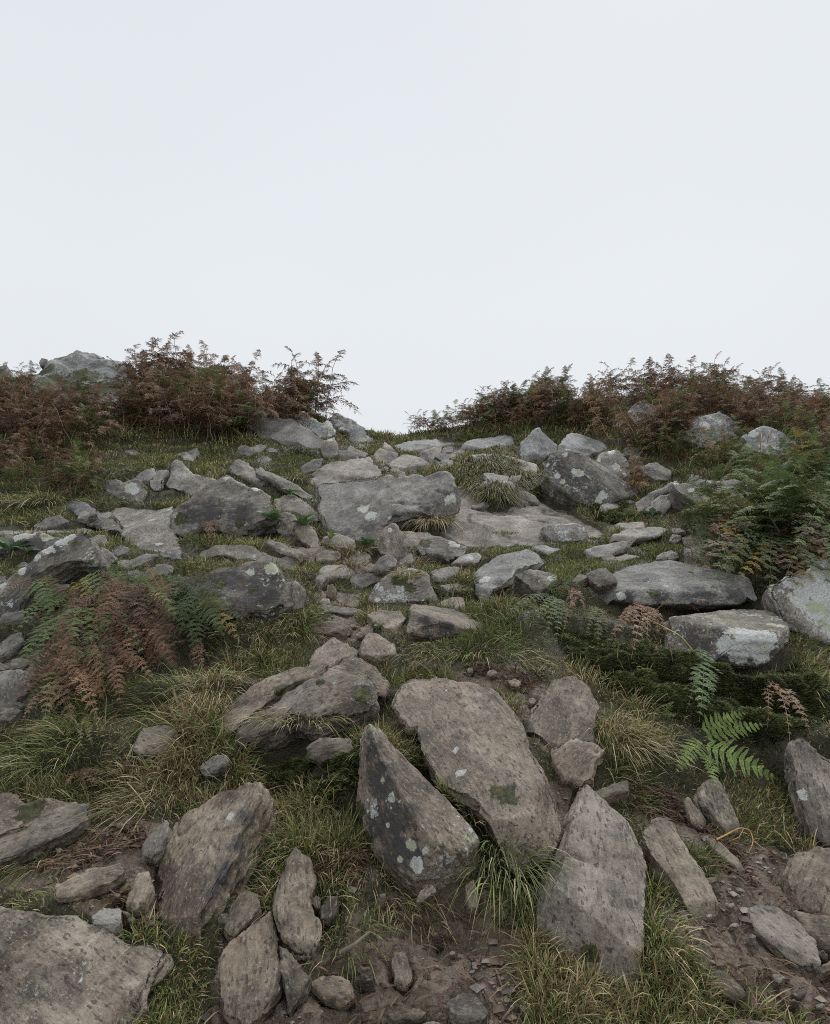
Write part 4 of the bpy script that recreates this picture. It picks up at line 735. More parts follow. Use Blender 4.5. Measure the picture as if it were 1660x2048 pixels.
LONG = [[(60,1400),(330,1330),(470,1300),(480,1440),(380,1560),(200,1560),(-40,1560),(-40,1420)], [(480,1560),(700,1560),(720,1760),(680,1880),(560,1700),(470,1700)], [(940,1640),(1070,1680),(1060,1860),(980,1840)], [(1200,1370),(1320,1440),(1340,1540),(1240,1620),(1190,1540)], [(770,1230),(1100,1220),(1130,1340),(830,1320)]]
FERNZ = [[(1010,1190),(1350,1205),(1350,1330),(1100,1320),(1010,1270)], [(20,1150),(440,1180),(430,1360),(220,1400),(120,1440),(20,1420)], [(1400,1040),(1660,960),(1660,1140),(1400,1140)], [(1320,1400),(1640,1380),(1640,1560),(1330,1580)]]
STRAWZ = [[(380,1340),(480,1320),(480,1450),(380,1450)], [(220,1500),(420,1480),(420,1600),(240,1620)], [(1200,1370),(1310,1440),(1300,1520),(1200,1450)], [(1060,1880),(1260,1960),(1300,2060),(1080,2060)], [(700,1680),(830,1740),(840,1820),(700,1860)], [(810,1040),(920,1000),(930,1060),(830,1100)], [(660,1080),(760,1090),(740,1130),(680,1120)]]
def build_grass():
    rng = np.random.default_rng(3); nc = 52000
    th = np.radians(rng.uniform(-47, 47, nc)); r = np.exp(rng.uniform(math.log(1.75), math.log(16.5), nc))
    x, y = r*np.sin(th), r*np.cos(th); z = ground(x, y); P = np.stack([x, y, z], -1); px, py = project(P)
    mud = in_any(px, py, MUD); moss = in_any(px, py, MOSSZ); short = in_any(px, py, SHORT); lng = in_any(px, py, LONG); sz = in_any(px, py, STRAWZ); hb = in_any(px, py, HILL_B+HILL_R)
    f = fbm(P*1.7, 3, 51); g = fbm(P*.9, 2, 57)
    steep = np.clip((.76-gnormal(x, y)[:, 2])/.16, 0, .85)*(r < 11.5); keep = ~(moss & (rng.random(nc) < .85)) & (rng.random(nc) > steep*.25) & ~(mud & (rng.random(nc) < .97)) 
    stp = (steep > .3)[keep]; bare = (f < np.where(r < 4.6, .03, -.25))[keep]; Pk, rk = P[keep], r[keep]; f, g, short, lng, sz, hb = f[keep], g[keep], short[keep], lng[keep], sz[keep], hb[keep]
    nb = np.where(short, 20, np.where(lng, 15, 13)); nb = np.where(hb, 10, nb)
    ln = np.where(short, .045, np.where(lng, .13, .095))*(1+.5*f)*np.where(short, 1+.05*rk, 1+.06*rk)*rng.uniform(.7, 1.25, len(Pk))
    ln = np.where(bare & ~short, .035*(1+.1*rk), ln); ln = np.where(stp, .06*(1+.06*rk), ln)
    straw = np.clip(np.where(short, .2, .44)+.5*g+.2*rng.normal(size=len(Pk)), .04, .9); straw = np.where(sz, .85, straw); straw = np.where(bare & ~short, .75, straw); straw = np.where(stp, .18, straw)
    tip = Pk+np.array([0, -.03, 0]); tip[:, 2] += ln*.75; tx, ty = project(tip); hide = np.zeros(len(Pk), bool)
    for sp in SPECS:
        q = sp['cpoly']; m = np.nonzero((tx > min(v[0] for v in q)) & (tx < max(v[0] for v in q)) & (ty > min(v[1] for v in q)) & (ty < max(v[1] for v in q)))[0]
        if len(m): hide[m] |= inpoly(tx[m], ty[m], q)
    kx, ky = project(Pk); ln = np.where(hide | in_any(kx, ky, FERNZ), ln*.42, ln)
    T = np.repeat(np.arange(len(Pk)), nb); n = len(T); rt = rk[T]
    rad = rng.random(n)**.6*np.where(short, .07, .05)[T]*(1+.12*rt); a = rng.uniform(0, 6.283, n)
    off = np.stack([np.cos(a)*rad, np.sin(a)*rad], -1); R0 = np.c_[Pk[T, :2]+off, np.zeros(n)]; R0[:, 2] = ground(R0[:, 0], R0[:, 1])-.012
    qx, qy = project(R0); ok = ~(in_any(qx, qy, MUD) & (rng.random(n) < .93)); ok &= ~under_rock(R0, .6)
    R0, T, off, rad, rt = R0[ok], T[ok], off[ok], rad[ok], rt[ok]; n = len(T)
    Nn = gnormal(R0[:, 0], R0[:, 1]); lean = rng.normal(size=(len(Pk), 3))*.28; 
    D = Nn*.55+np.array([0, 0, .55])+np.c_[off/(rad[:, None]+1e-6)*.38, np.zeros(n)]+lean[T]+rng.normal(size=(n, 3))*.2+np.array([0, -.18, 0])
    L_ = ln[T]*rng.uniform(.55, 1.2, n); dr = rng.uniform(.15, .75, n)*np.where(short[T], .5, 1.1)
    W = np.maximum(.0034, .00105*rt)*rng.uniform(.8, 1.3, n)
    C = np.empty((n, 3)); st = straw[T]; pick_ = rng.random(n) < st; C[:] = np.where((rng.random(n) < .35)[:, None], DARKG, GREEN)
    C[stp[T] & (rng.random(n) < .75)] = DARKG*.8
    C[short[T] & (rng.random(n) < .4)] = LIME*.95
    C[pick_] = STRAW; C[pick_ & (rng.random(n) < .45)] = OLIVE; C[pick_ & (rng.random(n) < .2)] = RUST
    C *= (rng.uniform(.6, 1.25, n)*(1+.35*np.clip(g[T], -.5, .5)))[:, None]
    for nm, m in (('grass', ~pick_), ('dry_grass', pick_)):
        V, q, t, c = blades(R0[m], D[m], L_[m], dr[m], W[m], C[m], rng)
        tag(link(nm, mesh_np(nm, V, [q, t], c), M_GRASS), kind='stuff')
    print('blades', n)
build_grass()
def build_moss():
    rng = np.random.default_rng(4); n = 120000
    X, Y = [], []
    for z in MOSSZ:
        xs = [p[0] for p in z]; ys = [p[1] for p in z]; k = int(min(60000, (max(xs)-min(xs))*(max(ys)-min(ys))*.9)); x = rng.uniform(min(xs), max(xs), k); y = rng.uniform(min(ys), max(ys), k); m = inpoly(x, y, z); X.append(x[m]); Y.append(y[m])
    P = pick(np.concatenate(X), np.concatenate(Y)); P[:, :2] += rng.normal(size=(len(P), 2))*.02; P[:, 2] = ground(P[:, 0], P[:, 1]); r = np.hypot(P[:, 0], P[:, 1])
    m = ~under_rock(P, .5); P, r = P[m], r[m]; n = len(P)
    b = fbm(P*9, 2, 91); P = P.copy(); P[:, 2] += np.clip(.07*b+.015, -.01, .09)
    # each shoot: a little star of leaves
    k = 6; T = np.repeat(np.arange(n), k); a = rng.uniform(0, 6.283, n*k)
    D = np.stack([np.cos(a), np.sin(a), rng.uniform(.4, 1.4, n*k)], -1); L_ = rng.uniform(.012, .032, n*k)*(1+.16*r[T])
    C = np.where((rng.random(n*k) < .35)[:, None], np.array([.14, .155, .055]), np.array([.058, .068, .028]))*rng.uniform(.5, 1.5, n*k)[:, None]*(1+1.2*np.clip(b[T], -.4, .6))[:, None]
    V, q, t, c = blades(P[T], D, L_, np.full(n*k, .3), np.maximum(.004, .0009*r[T]), C, rng)
    tag(link('moss', mesh_np('moss', V, [q, t], c), M_MOSS), kind='stuff')
build_moss()
# single grass tufts that stand out
def tuft(label, px, py, n, ln, rad, straw, droop, down=.2, lean=(0, 0), group=None, rush=False, seed=0, dark=.3, lime=.05, rust=.12, stretch=(1, 1)):
    rng = np.random.default_rng(500+seed+int(px)); c = pick_any(px, py); rr = float(np.linalg.norm(c-np.array([0, 0, CAMZ])))
    a = rng.uniform(0, 6.283, n); rd = rng.random(n)**.6*rad
    off = np.stack([np.cos(a)*rd*stretch[0], np.sin(a)*rd*stretch[1]], -1); P = np.c_[c[:2]+off, np.zeros(n)]
    g = ground(P[:, 0], P[:, 1]); P[:, 2] = np.where(np.abs(g-c[2]) < .12, g-.012, c[2]+(off[:, 1]*.35)-.01)
    D = np.c_[off/(rad)*.8, np.full(n, .75)]+rng.normal(size=(n, 3))*.22+np.array([lean[0], -down+lean[1], 0])
    L_ = ln*rng.uniform(.5, 1.15, n); W = np.maximum(.0035 if not rush else .0025, .0009*rr)*rng.uniform(.8, 1.3, n)
    if not any(k in label for k in ('fringe', 'hanging', 'droop', 'spill', 'comb', 'fanning')):
        tip = P+np.array([0, 0, 1.])*L_[:, None]*.6; tx, ty = project(tip)
        for sp in SPECS:
            if not sp.get('group'): L_ = np.where(inpoly(tx, ty, sp['cpoly']), L_*.45, L_)
    V, q, t, cc = blades(P-c, D, L_, np.full(n, droop)*rng.uniform(.6, 1.3, n), W, pal(n, rng, straw, dark=dark, lime=lime, rust=rust), rng)
    o = link('grass_tuft', mesh_np('grass_tuft', V, [q, t], cc), M_GRASS); o.location = c; return tag(o, label, 'grass tuft', group)
T_ = tuft
T_('dark green grass tuft drooping under the tip of the big pointed slab', 1010, 1705, 294, 0.208, .16, .12, .9, .5, dark=.6)
T_('dark long blades fanning out left of the tall tapering slab', 1045, 1790, 182, 0.192, .12, .25, 1.0, .4, (-.3, 0), dark=.6)
T_('bright green grass strip along the edge of the corner slab', 372, 1880, 434, 0.096, .16, .1, .5, .2, (.1, 0), stretch=(.7, 1.5), lime=.35)
T_('yellow green grass at the bottom end of the corner slab', 325, 1985, 454, 0.096, .15, .35, .6, .2, stretch=(.8, 1.2), lime=.3)
T_('green tuft between the tall tapering slab and the narrow slab', 1318, 1770, 182, 0.104, .1, .12, .6, .2, stretch=(.6, 1.4), lime=.2)
T_('green and straw tuft leaning out below it beside the tall tapering slab', 1325, 1860, 294, 0.136, .12, .4, .7, .2, (.35, 0), stretch=(.6, 1.5))
T_('straw tuft at the lower right of the tall tapering slab', 1310, 1960, 294, 0.136, .13, .55, .7, .2, (.25, 0))
T_('straw coloured heap of grass under the foot of the tall tapering slab', 1130, 1945, 364, 0.136, .17, .8, .8, .2, (-.1, 0))
T_('short green grass in the bottom right corner by the mud', 1440, 2025, 294, 0.056, .2, .15, .4, .1, stretch=(1.6, .6))
T_('straw tuft combed over beside the smooth worn slab', 1245, 1455, 294, 0.208, .15, .75, .9, .3, (.3, -.1))
T_('green grass cushion below the straw tuft by the layered block', 1235, 1545, 364, 0.112, .17, .2, .6, .2, (.2, 0))
def mound_tuft(label, zone, n, ln, straw, dark, droop, bulge):
    rng = np.random.default_rng(41); xs = [p[0] for p in zone]; ys = [p[1] for p in zone]; x = rng.uniform(min(xs), max(xs), n*2); y = rng.uniform(min(ys), max(ys), n*2); m = inpoly(x, y, zone)
    P = pick(x[m][:n], y[m][:n]); P[:, 2] -= .01; n = len(P); c = P.mean(0); out = (P-c)/np.abs(P-c).max()
    D = gnormal(P[:, 0], P[:, 1])*.7+np.c_[out[:, 0]*.5, np.full(n, -.55), np.full(n, .15)]+rng.normal(size=(n, 3))*.22
    rr = np.linalg.norm(P, axis=1); V, q, t, cc = blades(P-c, D, ln*rng.uniform(.5, 1.2, n), droop*rng.uniform(.7, 1.3, n), .0008*rr*rng.uniform(.7, 1.2, n), pal(n, rng, straw, green=np.array((.15, .155, .04)), dark=.3, lime=0)*np.array((.78, .74, .5)), rng)
    o = link('grass_tuft', mesh_np('grass_tuft', V, [q, t], cc), M_GRASS); o.location = c; return tag(o, label, 'grass tuft')
mound_tuft('great olive tuft hanging from under the wavy slab lip', [(930,918),(1000,912),(1060,938),(1068,985),(1010,1000),(940,985),(912,955)], 7000, .34, .22, .3, 1.0, .2)
T_('golden tuft hanging beside the end of the big tilted slab', 868, 1040, 294, 0.336, .22, .85, 1.0, .6)
T_('brown tuft at the foot of the big tilted slab', 700, 1098, 266, 0.240, .2, .65, .7, .3, rust=.5)
T_('rusty tuft between the mossy boulder and the rounded boulder', 828, 1128, 168, 0.208, .12, .85, .8, .3, rust=.5)
T_('straggling straw tuft below the nose of the lichen blotched slab', 1010, 1215, 182, 0.224, .16, .6, .6, .3)
T_('wide green tuft under the sharp edged block', 960, 1290, 434, 0.200, .3, .3, .9, .4, stretch=(1.4, .6))
T_('straw and green tuft at the left foot of the sharp edged block', 868, 1292, 294, 0.192, .2, .5, .9, .4)
T_('bright grass at the right end of the sharp edged block', 1050, 1262, 224, 0.136, .16, .15, .6, .3, lime=.2)
T_('yellowish tuft right below the large mossy boulder', 600, 1238, 294, 0.192, .17, .5, .7, .3)
T_('lime green tuft beside the shaded block', 610, 1140, 196, 0.160, .15, .3, .6, .2, lime=.4)
T_('green fringe of grass on the step below the cracked path slab', 672, 1160, 224, 0.104, .2, .2, .8, .4, stretch=(1.6, .5), lime=.2)
T_('rusty brown rush tuft standing on the trail', 762, 1322, 105, 0.160, .07, .9, .25, .0, (-.15, 0), rush=True, rust=.8)
T_('straw fringe spilling over the arched slab', 600, 1432, 294, 0.120, .16, .8, .9, .5, stretch=(1.7, .5))
T_('second straw fringe at the right end of the arched slab', 700, 1440, 182, 0.104, .12, .7, .9, .5)
T_('long green blades crossing below the mossy hollow', 540, 1640, 210, 0.224, .14, .25, .6, .3, (-.2, 0))
T_('straw blades hanging at the tip of the long leaning slab', 545, 1590, 168, 0.176, .1, .75, .8, .4)
T_('matted straw tuft above the earth bank', 745, 1745, 294, 0.160, .15, .75, .8, .4)
T_('straw roots fringing the earth bank under the ridged boulder', 830, 1790, 210, 0.120, .13, .85, .9, .5)
T_('green tuft beside the tall narrow brown stone', 690, 1850, 266, 0.120, .14, .1, .7, .3, dark=.5)
T_('long green tuft leaning left below the brown ferns', 340, 1390, 294, 0.272, .2, .25, .7, .3, (-.35, 0))
T_('straw tuft arching over under the dark hollow at left', 430, 1370, 294, 0.240, .16, .85, .9, .3, (.1, 0))
T_('long combed green grass at the left edge', 110, 1480, 364, 0.272, .24, .2, .7, .3, (-.5, -.1))
T_('long straw grass combed left above the long leaning slab', 300, 1565, 364, 0.224, .22, .75, .8, .3, (-.4, 0))
T_('dark root like grass hanging under the thin ledge slab', 80, 1690, 294, 0.160, .2, .3, 1.0, .5, (-.2, 0), stretch=(1.5, .4), dark=.8, rust=.7)
T_('olive tuft spilling downhill at the far left', 85, 1000, 294, 0.400, .25, .5, .9, .5)
T_('low bright green tuft at the left mud', 80, 1805, 294, 0.096, .2, .1, .6, .2, (-.3, 0), stretch=(1.6, .5), lime=.3)
T_('small golden tuft beside the ridged boulder', 948, 1628, 84, 0.112, .05, .8, .6, .2)
T_('short green grass wedged between the two central boulders', 900, 1575, 182, 0.064, .09, .05, .4, .1, stretch=(.6, 1.3), lime=.3)
T_('green moss tufts on the block by the pointed slab', 1030, 1395, 168, 0.048, .09, .05, .4, .1, lime=.3)
T_('hazel coloured tuft high in the left grass', 590, 955, 154, 0.240, .2, .7, .9, .5, rust=.4)
T_('brown tuft on the slope above the left hand stones', 140, 960, 168, 0.320, .22, .6, .9, .5, rust=.4)
T_('rusty tuft in the gap below the propping stone', 700, 1128, 220, .2, .14, .7, .8, .3, rust=.6)
T_('straw tuft right of the little cracked stone on the trail', 812, 1150, 200, .18, .1, .75, .8, .3)
T_('green tuft wedged beneath the thin split slab', 905, 1170, 260, .16, .14, .2, .7, .3, lime=.2)
T_('olive tuft left of the narrow step slab', 600, 1215, 260, .2, .13, .4, .8, .3)
T_('yellow green tuft on the turf step above the step slab', 745, 1180, 200, .13, .12, .3, .6, .2, lime=.4)
T_('brown tuft in the gully foot beside the steep brown slab', 660, 1060, 200, .24, .13, .75, .8, .4, rust=.5)
T_('green tuft on the lip right of the smooth bedrock stone', 1010, 1062, 260, .16, .16, .2, .6, .2, lime=.3)
T_('grass tuft in the crack at the right end of the bedrock sheet', 1232, 1078, 220, .16, .12, .2, .6, .2, lime=.3)
# ------------------------------------------------------------------ ferns
def frond_geo(A, C, B, hw, pairs, pins, rng, col, stemcol, dead=.0, droop=.25, start=.12, up=None, rad=.004, taper=.85, full=1.0, colvar=.25, lpf=.46):
    A, C, B = map(np.asarray, (A, C, B)); bez = lambda t: (1-t)**2*A+2*t*(1-t)*C+t*t*B
    tan = lambda t: 2*(1-t)*(C-A)+2*t*(B-C); Ln = float(np.linalg.norm(C-A)+np.linalg.norm(B-C))
    t = np.linspace(start, .985, pairs)[:, None]; p = bez(t); T = tan(t); T /= np.linalg.norm(T, axis=1, keepdims=True)+1e-9
    u0 = np.array([0, 0, 1.]) if up is None else np.asarray(up, float)
    S = np.cross(T, u0); bad = np.linalg.norm(S, axis=1) < .1; S[bad] = np.cross(T[bad], np.array([0, -1., .2])); S /= np.linalg.norm(S, axis=1, keepdims=True); U = np.cross(S, T)
    x = (t[:, 0]-start)/(1-start); sh = np.clip((1-x)**taper, .03, 1)*np.clip(.55+x*4, 0, 1)
    l = hw*sh[:, None]*rng.uniform(.8, 1.12, (pairs, 2)); sgn = np.array([-1., 1.])[None]
    ang = math.radians(22)+rng.normal(size=(pairs, 2))*(.08+.45*dead)
    d = S[:, None]*(sgn*np.cos(ang))[..., None]+T[:, None]*np.sin(ang)[..., None]+U[:, None]*(rng.normal(size=(pairs, 2))*(.08+.5*dead))[..., None]
    d /= np.linalg.norm(d, axis=-1, keepdims=True)
    k = (np.arange(pins)+.6)/pins; dn = np.array([0, 0, -1.])
    pos = p[:, None, None]+d[:, :, None]*(l[..., None]*k)[..., None]+dn*((droop+dead*.7*rng.random((pairs, 2)))[..., None]*l[..., None]*k**2)[..., None]
    e0 = T[:, None]-d*(T[:, None]*d).sum(-1, keepdims=True); e0 /= np.linalg.norm(e0, axis=-1, keepdims=True)+1e-9
    gap = Ln*(1-start)/pairs; lp = np.minimum(gap*lpf, l*.6)[..., None]*np.clip((1-k)**.6, .12, 1)
    wd = (l/pins*.46*full)[..., None]*np.ones(pins)
    side = np.array([-1., 1.]); sh4 = (pairs, 2, pins, 2)
    e = e0[:, :, None, None]*side[:, None]+d[:, :, None, None]*.45+rng.normal(size=sh4+(3,))*(.06+.35*dead); e /= np.linalg.norm(e, axis=-1, keepdims=True)
    ps = np.broadcast_to(pos[:, :, :, None], sh4+(3,)); Lp = np.broadcast_to(lp[..., None], sh4)*rng.uniform(.75, 1.15, sh4); W = np.broadcast_to(wd[..., None], sh4)
    dd = np.broadcast_to(d[:, :, None, None], sh4+(3,)); bend = U[:, None, None, None]*(rng.normal(size=sh4)*(.08+.4*dead)*Lp)[..., None]
    v0 = ps; v1 = ps+e*(Lp*.45)[..., None]+dd*W[..., None]+bend*.3; v2 = ps+e*Lp[..., None]+bend; v3 = ps+e*(Lp*.45)[..., None]-dd*W[..., None]
    V = np.stack([v0, v1, v2, v3], -2).reshape(-1, 3); nq = len(V)//4; Q = np.arange(nq*4).reshape(-1, 4)
    cv = np.repeat((np.asarray(col)*rng.uniform(1-colvar, 1+colvar, (pairs, 2, 1, 1, 1))*rng.uniform(.85, 1.15, sh4+(1,))).reshape(-1, 3), 4, 0)
    # midribs of the pinnae
    mw = np.cross(d, U[:, None])*rad*.5; e1 = pos[:, :, -1]
    mv = np.stack([p[:, None]+mw, p[:, None]-mw, e1], -2).reshape(-1, 3); mt = np.arange(len(mv)).reshape(-1, 3)+len(V)
    # rachis tube
    tt = np.linspace(0, 1, 9)[:, None]; rp = bez(tt); rt = tan(tt); rt /= np.linalg.norm(rt, axis=1, keepdims=True)+1e-9
    s1 = np.cross(rt, u0+np.array([.01, .02, 0])); s1 /= np.linalg.norm(s1, axis=1, keepdims=True)+1e-9; s2 = np.cross(s1, rt); r_ = rad*(1-.75*tt)
    ring = np.stack([rp+s1*r_, rp-s1*r_*.5+s2*r_*.86, rp-s1*r_*.5-s2*r_*.86], 1).reshape(-1, 3); b = len(V)+len(mv)
    rq = np.array([[b+i*3+j, b+i*3+(j+1) % 3, b+i*3+3+(j+1) % 3, b+i*3+3+j] for i in range(8) for j in range(3)])
    Vall = np.concatenate([V, mv, ring]); cc = np.concatenate([cv, np.repeat(np.asarray(stemcol)[None], len(mv)+len(ring), 0)])
    return Vall, [np.concatenate([Q, rq]), mt], cc
def tube_mesh(name, pts, r0, r1, col, sides=5):
    pts = np.asarray(pts, float); n = len(pts); tg = np.gradient(pts, axis=0); tg /= np.linalg.norm(tg, axis=1, keepdims=True)+1e-9
    s1 = np.cross(tg, np.array([.3, .9, .1])); s1 /= np.linalg.norm(s1, axis=1, keepdims=True)+1e-9; s2 = np.cross(s1, tg); r = np.linspace(r0, r1, n)[:, None]
    ring = np.stack([pts+(s1*math.cos(a)+s2*math.sin(a))*r for a in np.linspace(0, 6.283, sides, endpoint=False)], 1).reshape(-1, 3)
    q = np.array([[i*sides+j, i*sides+(j+1) % sides, (i+1)*sides+(j+1) % sides, (i+1)*sides+j] for i in range(n-1) for j in range(sides)])
    return mesh_np(name, ring, [q], np.repeat(np.asarray(col, float)[None], len(ring), 0))
BROWN, DBROWN, FGREEN, BLUEG, YELLOW, ORANGE, BRIGHT, YGREEN = map(np.array, ((.235, .15, .098), (.19, .125, .09), (.165, .22, .085), (.145, .195, .085), (.44, .33, .10), (.32, .18, .08), (.20, .27, .075), (.20, .22, .08)))
STALK = np.array((.42, .31, .18)); DSTALK = np.array((.28, .185, .115))
def bracken_proto(seed, h, col, stalk, dead, nf, lean=.15):
    rng = np.random.default_rng(seed); root = bpy.data.objects.new('bracken_plant', None); COL.objects.link(root); root.empty_display_size = .1
    la = rng.uniform(0, 6.28); dx = np.array([math.cos(la), math.sin(la), 0])*lean*h
    st = [np.array([0, 0, -.05])*h+dx*(t*t)+np.array([0, 0, h*t])+rng.normal(size=3)*.012*(t > 0) for t in np.linspace(0, .95, 8)]
    link('stem', tube_mesh('stem', st, .006, .003, stalk), M_STEM, root)
    for i in range(nf):
        f = .42+.53*i/(nf-1) if nf > 1 else .9; p = np.interp(f*7/.95*.95, range(8), [s[0] for s in st]), np.interp(f*7, range(8), [s[1] for s in st]), np.interp(f*7, range(8), [s[2] for s in st])
        A = np.array(p); az = la+(i % 2)*3.14+rng.normal()*.6; Lf = h*(.55-.28*(f-.42)/.53)*rng.uniform(.8, 1.2); el = rng.uniform(.1, .7)-.5*dead
        if i == nf-1: el = 1.0; Lf = h*.34
        dr = np.array([math.cos(az)*math.cos(el), math.sin(az)*math.cos(el), math.sin(el)]); B = A+dr*Lf+np.array([0, 0, -Lf*(.22+.45*dead*rng.random())]); C = A+dr*Lf*.55+np.array([0, 0, Lf*.1]); rr_ = .42
        cc = np.asarray(col)*rng.uniform(.75, 1.25)
        V, fc, cl = frond_geo(A, C, B, Lf*rr_, 11, 5, rng, cc, stalk, dead, .25, .08, rad=.003, full=1.35, lpf=.8)
        link('frond', mesh_np('frond', V, fc, cl), M_FERN, root)
    return root
def copy_tree(o, parent=None):
    c = o.copy(); COL.objects.link(c)
    if parent: c.parent = parent
    for ch in o.children: copy_tree(ch, c)
    return c
PROTO = {'brown': [bracken_proto(10+i, 1.0, BROWN*(.8+.12*i), DSTALK if i % 2 else STALK, .5, 6) for i in range(6)],
         'dark': [bracken_proto(30+i, 1.0, DBROWN*(1+.15*i), DSTALK, .45, 7) for i in range(4)],
         'orange': [bracken_proto(40+i, 1.0, ORANGE*.8, STALK, .45, 7) for i in range(2)],
         'green': [bracken_proto(50+i, 1.0, (FGREEN*1.15, BLUEG, FGREEN, YGREEN)[i], np.array((.2, .22, .09)), .12, 9, .25) for i in range(4)],
         'yellow': [bracken_proto(60+i, 1.0, YELLOW*.8, STALK, .3, 7, .25) for i in range(2)]}
USED = set()
def plant(px, py, h, kind, label, group, rng, cat='bracken'):
    P = pick(np.array([float(px)]), np.array([float(py)]))[0]; pr = PROTO[kind][rng.integers(len(PROTO[kind]))]
    o = copy_tree(pr) if pr.name in USED else pr; USED.add(pr.name)
    o.location = P; o.rotation_euler = (rng.normal()*.2, rng.normal()*.2, rng.uniform(0, 6.283)); s = h*rng.uniform(.58, 1.3); o.scale = (s*1.05, s*1.05, s)
    k = rng.uniform(.7, 1.25)
    for ch in o.children: ch.color = (k, k*rng.uniform(.94, 1.04), k*rng.uniform(.9, 1.05), 1)
    return tag(o, label, cat, group)
THICK = []
def scatter(polys, n, hfun, kinds, label, group, seed, cat='bracken', mind=10, things=1.0):
    rng = np.random.default_rng(seed); pts = []; areas = [abs(sum(p[i][0]*p[(i+1) % len(p)][1]-p[(i+1) % len(p)][0]*p[i][1] for i in range(len(p)))) for p in polys]
    tries = 0
    while len(pts) < n and tries < n*60:
        tries += 1; p = polys[rng.choice(len(polys), p=np.array(areas)/sum(areas))]; xs = [q[0] for q in p]; ys = [q[1] for q in p]
        x, y = rng.uniform(min(xs), max(xs)), rng.uniform(min(ys), max(ys))
        if not inpoly(np.array([x]), np.array([y]), p)[0]: continue
        if any(abs(a-x) < mind and abs(b-y) < mind*.5 for a, b in pts): continue
        if y < 842 and inpoly(np.array([x]), np.array([y]), [(470,790),(560,796),(560,845),(500,838)])[0]: continue
        if any(abs(x-u) < 46 and v < y < v+52 for u, v in ((1288,835), (1420,862), (1545,885))): continue
        if 62 < x < 262 and y < 815: continue
        pts.append((x, y))
    pts.sort(key=lambda q: -q[1])
    for q_, (x, y) in enumerate(pts):
        kd = kinds[rng.choice(len(kinds), p=[k[1] for k in kinds])][0]; lb = label if isinstance(label, str) else label[kd]
        if q_ >= things*n: THICK.append((x, y, hfun(x, y, rng), kd, rng.integers(1 << 30))); continue
        plant(x, y, hfun(x, y, rng), kd, lb, f'{group}, {kd}' if not isinstance(label, str) else group, rng, cat)
names = {'brown': 'rust brown', 'dark': 'dark brown', 'orange': 'orange brown', 'green': 'still green', 'yellow': 'yellowing'}
def lab(where): return {k: f'{v} bracken {where}' for k, v in names.items()}
K_L = [('brown', .5), ('dark', .32), ('orange', .06), ('green', .12)]
scatter([HILL_B[0]], 190, lambda x, y, r: .95, K_L, lab('in the thicket on the left ridge'), 'bracken on the left ridge', 1, mind=5, things=.3)
scatter([[(258,765),(430,765),(430,790),(258,790)]], 26, lambda x, y, r: 1.15 if r.random() < .7 else .8, [('dark', .6), ('brown', .4)], lab('on the skyline of the left ridge'), 'bracken on the left skyline', 2, mind=4, things=.5)
scatter([[(445,775),(530,790),(540,805),(445,795)]], 18, lambda x, y, r: .95, [('dark', .7), ('brown', .3)], lab('on the skyline beside the lichened knob'), 'bracken beside the knob', 3, mind=4, things=.5)
scatter([[(548,808),(655,832),(655,850),(560,842)]], 34, lambda x, y, r: 1.35 if r.random() < .6 else .95, [('dark', .6), ('brown', .4)], lab('in the tall clump at the end of the left ridge'), 'bracken in the tall ridge end clump', 4, mind=4, things=.5)
scatter([HILL_B[1]], 130, lambda x, y, r: .7, K_L, lab('on the slope below the domed outcrop'), 'bracken below the domed outcrop', 5, mind=6, things=.15)
scatter([HILL_B[2]], 60, lambda x, y, r: .55, [('brown', .5), ('dark', .25), ('orange', .1), ('green', .15)], lab('spilling down at the left edge'), 'bracken at the left edge', 6, mind=8, things=.4)
scatter([[(-40,770),(60,765),(60,800),(-40,800)]], 12, lambda x, y, r: .55, [('dark', .5), ('brown', .5)], lab('in front of the left end of the skyline'), 'bracken at the left skyline', 7, things=.4)
K_R = [('brown', .52), ('dark', .26), ('orange', .10), ('green', .12)]
scatter(HILL_R, 360, lambda x, y, r: (.6+.25*min(1, max(0, (x-900)/300)))*(1-.35*min(1, max(0, (x-1450)/200))), K_R, lab('in the thicket on the right hand hill'), 'bracken on the right hand hill', 8, mind=5, things=.12)
scatter([[(1130,802),(1300,787),(1450,787),(1760,810),(1760,832),(1300,810)]], 64, lambda x, y, r: .9*(1-.4*min(1, max(0, (x-1450)/200)))*r.uniform(.7, 1.2), [('brown', .5), ('dark', .5)], lab('on the skyline of the right hand hill'), 'bracken on the right skyline', 9, mind=5, things=.2)
scatter([[(775,880),(850,866),(960,835),(1130,805),(1130,830),(960,862),(850,872)]], 150, lambda x, y, r: .5+.35*(x-775)/350, [('brown', .5), ('dark', .25), ('green', .25)], lab('on the slope beside the skyline gap'), 'bracken beside the gap', 10, mind=3, things=.14)
scatter([[(1290,892),(1660,905),(1760,905),(1760,960),(1560,960),(1440,945),(1330,935)]], 60, lambda x, y, r: .5, [('green', .5), ('brown', .25), ('orange', .15), ('yellow', .1)], lab('between the outcrops and the right hand rock cluster'), 'bracken above the right hand cluster', 11, mind=8, things=.5)
scatter([[(1545,960),(1760,930),(1760,1130),(1640,1130),(1480,1115),(1410,1100),(1420,1050),(1500,1010)]], 80, lambda x, y, r: .72, [('green', .78), ('yellow', .12), ('brown', .06), ('orange', .04)], lab('in the green bank at the right edge'), 'bracken in the right hand green bank', 12, mind=10, things=.6)
scatter([[(1245,895),(1275,905),(1290,960),(1290,1000),(1265,985)]], 14, lambda x, y, r: .42, [('brown', .6), ('orange', .4)], lab('drooping beside the lichen splashed boulder'), 'bracken beside the splashed boulder', 13, mind=6, things=.6)
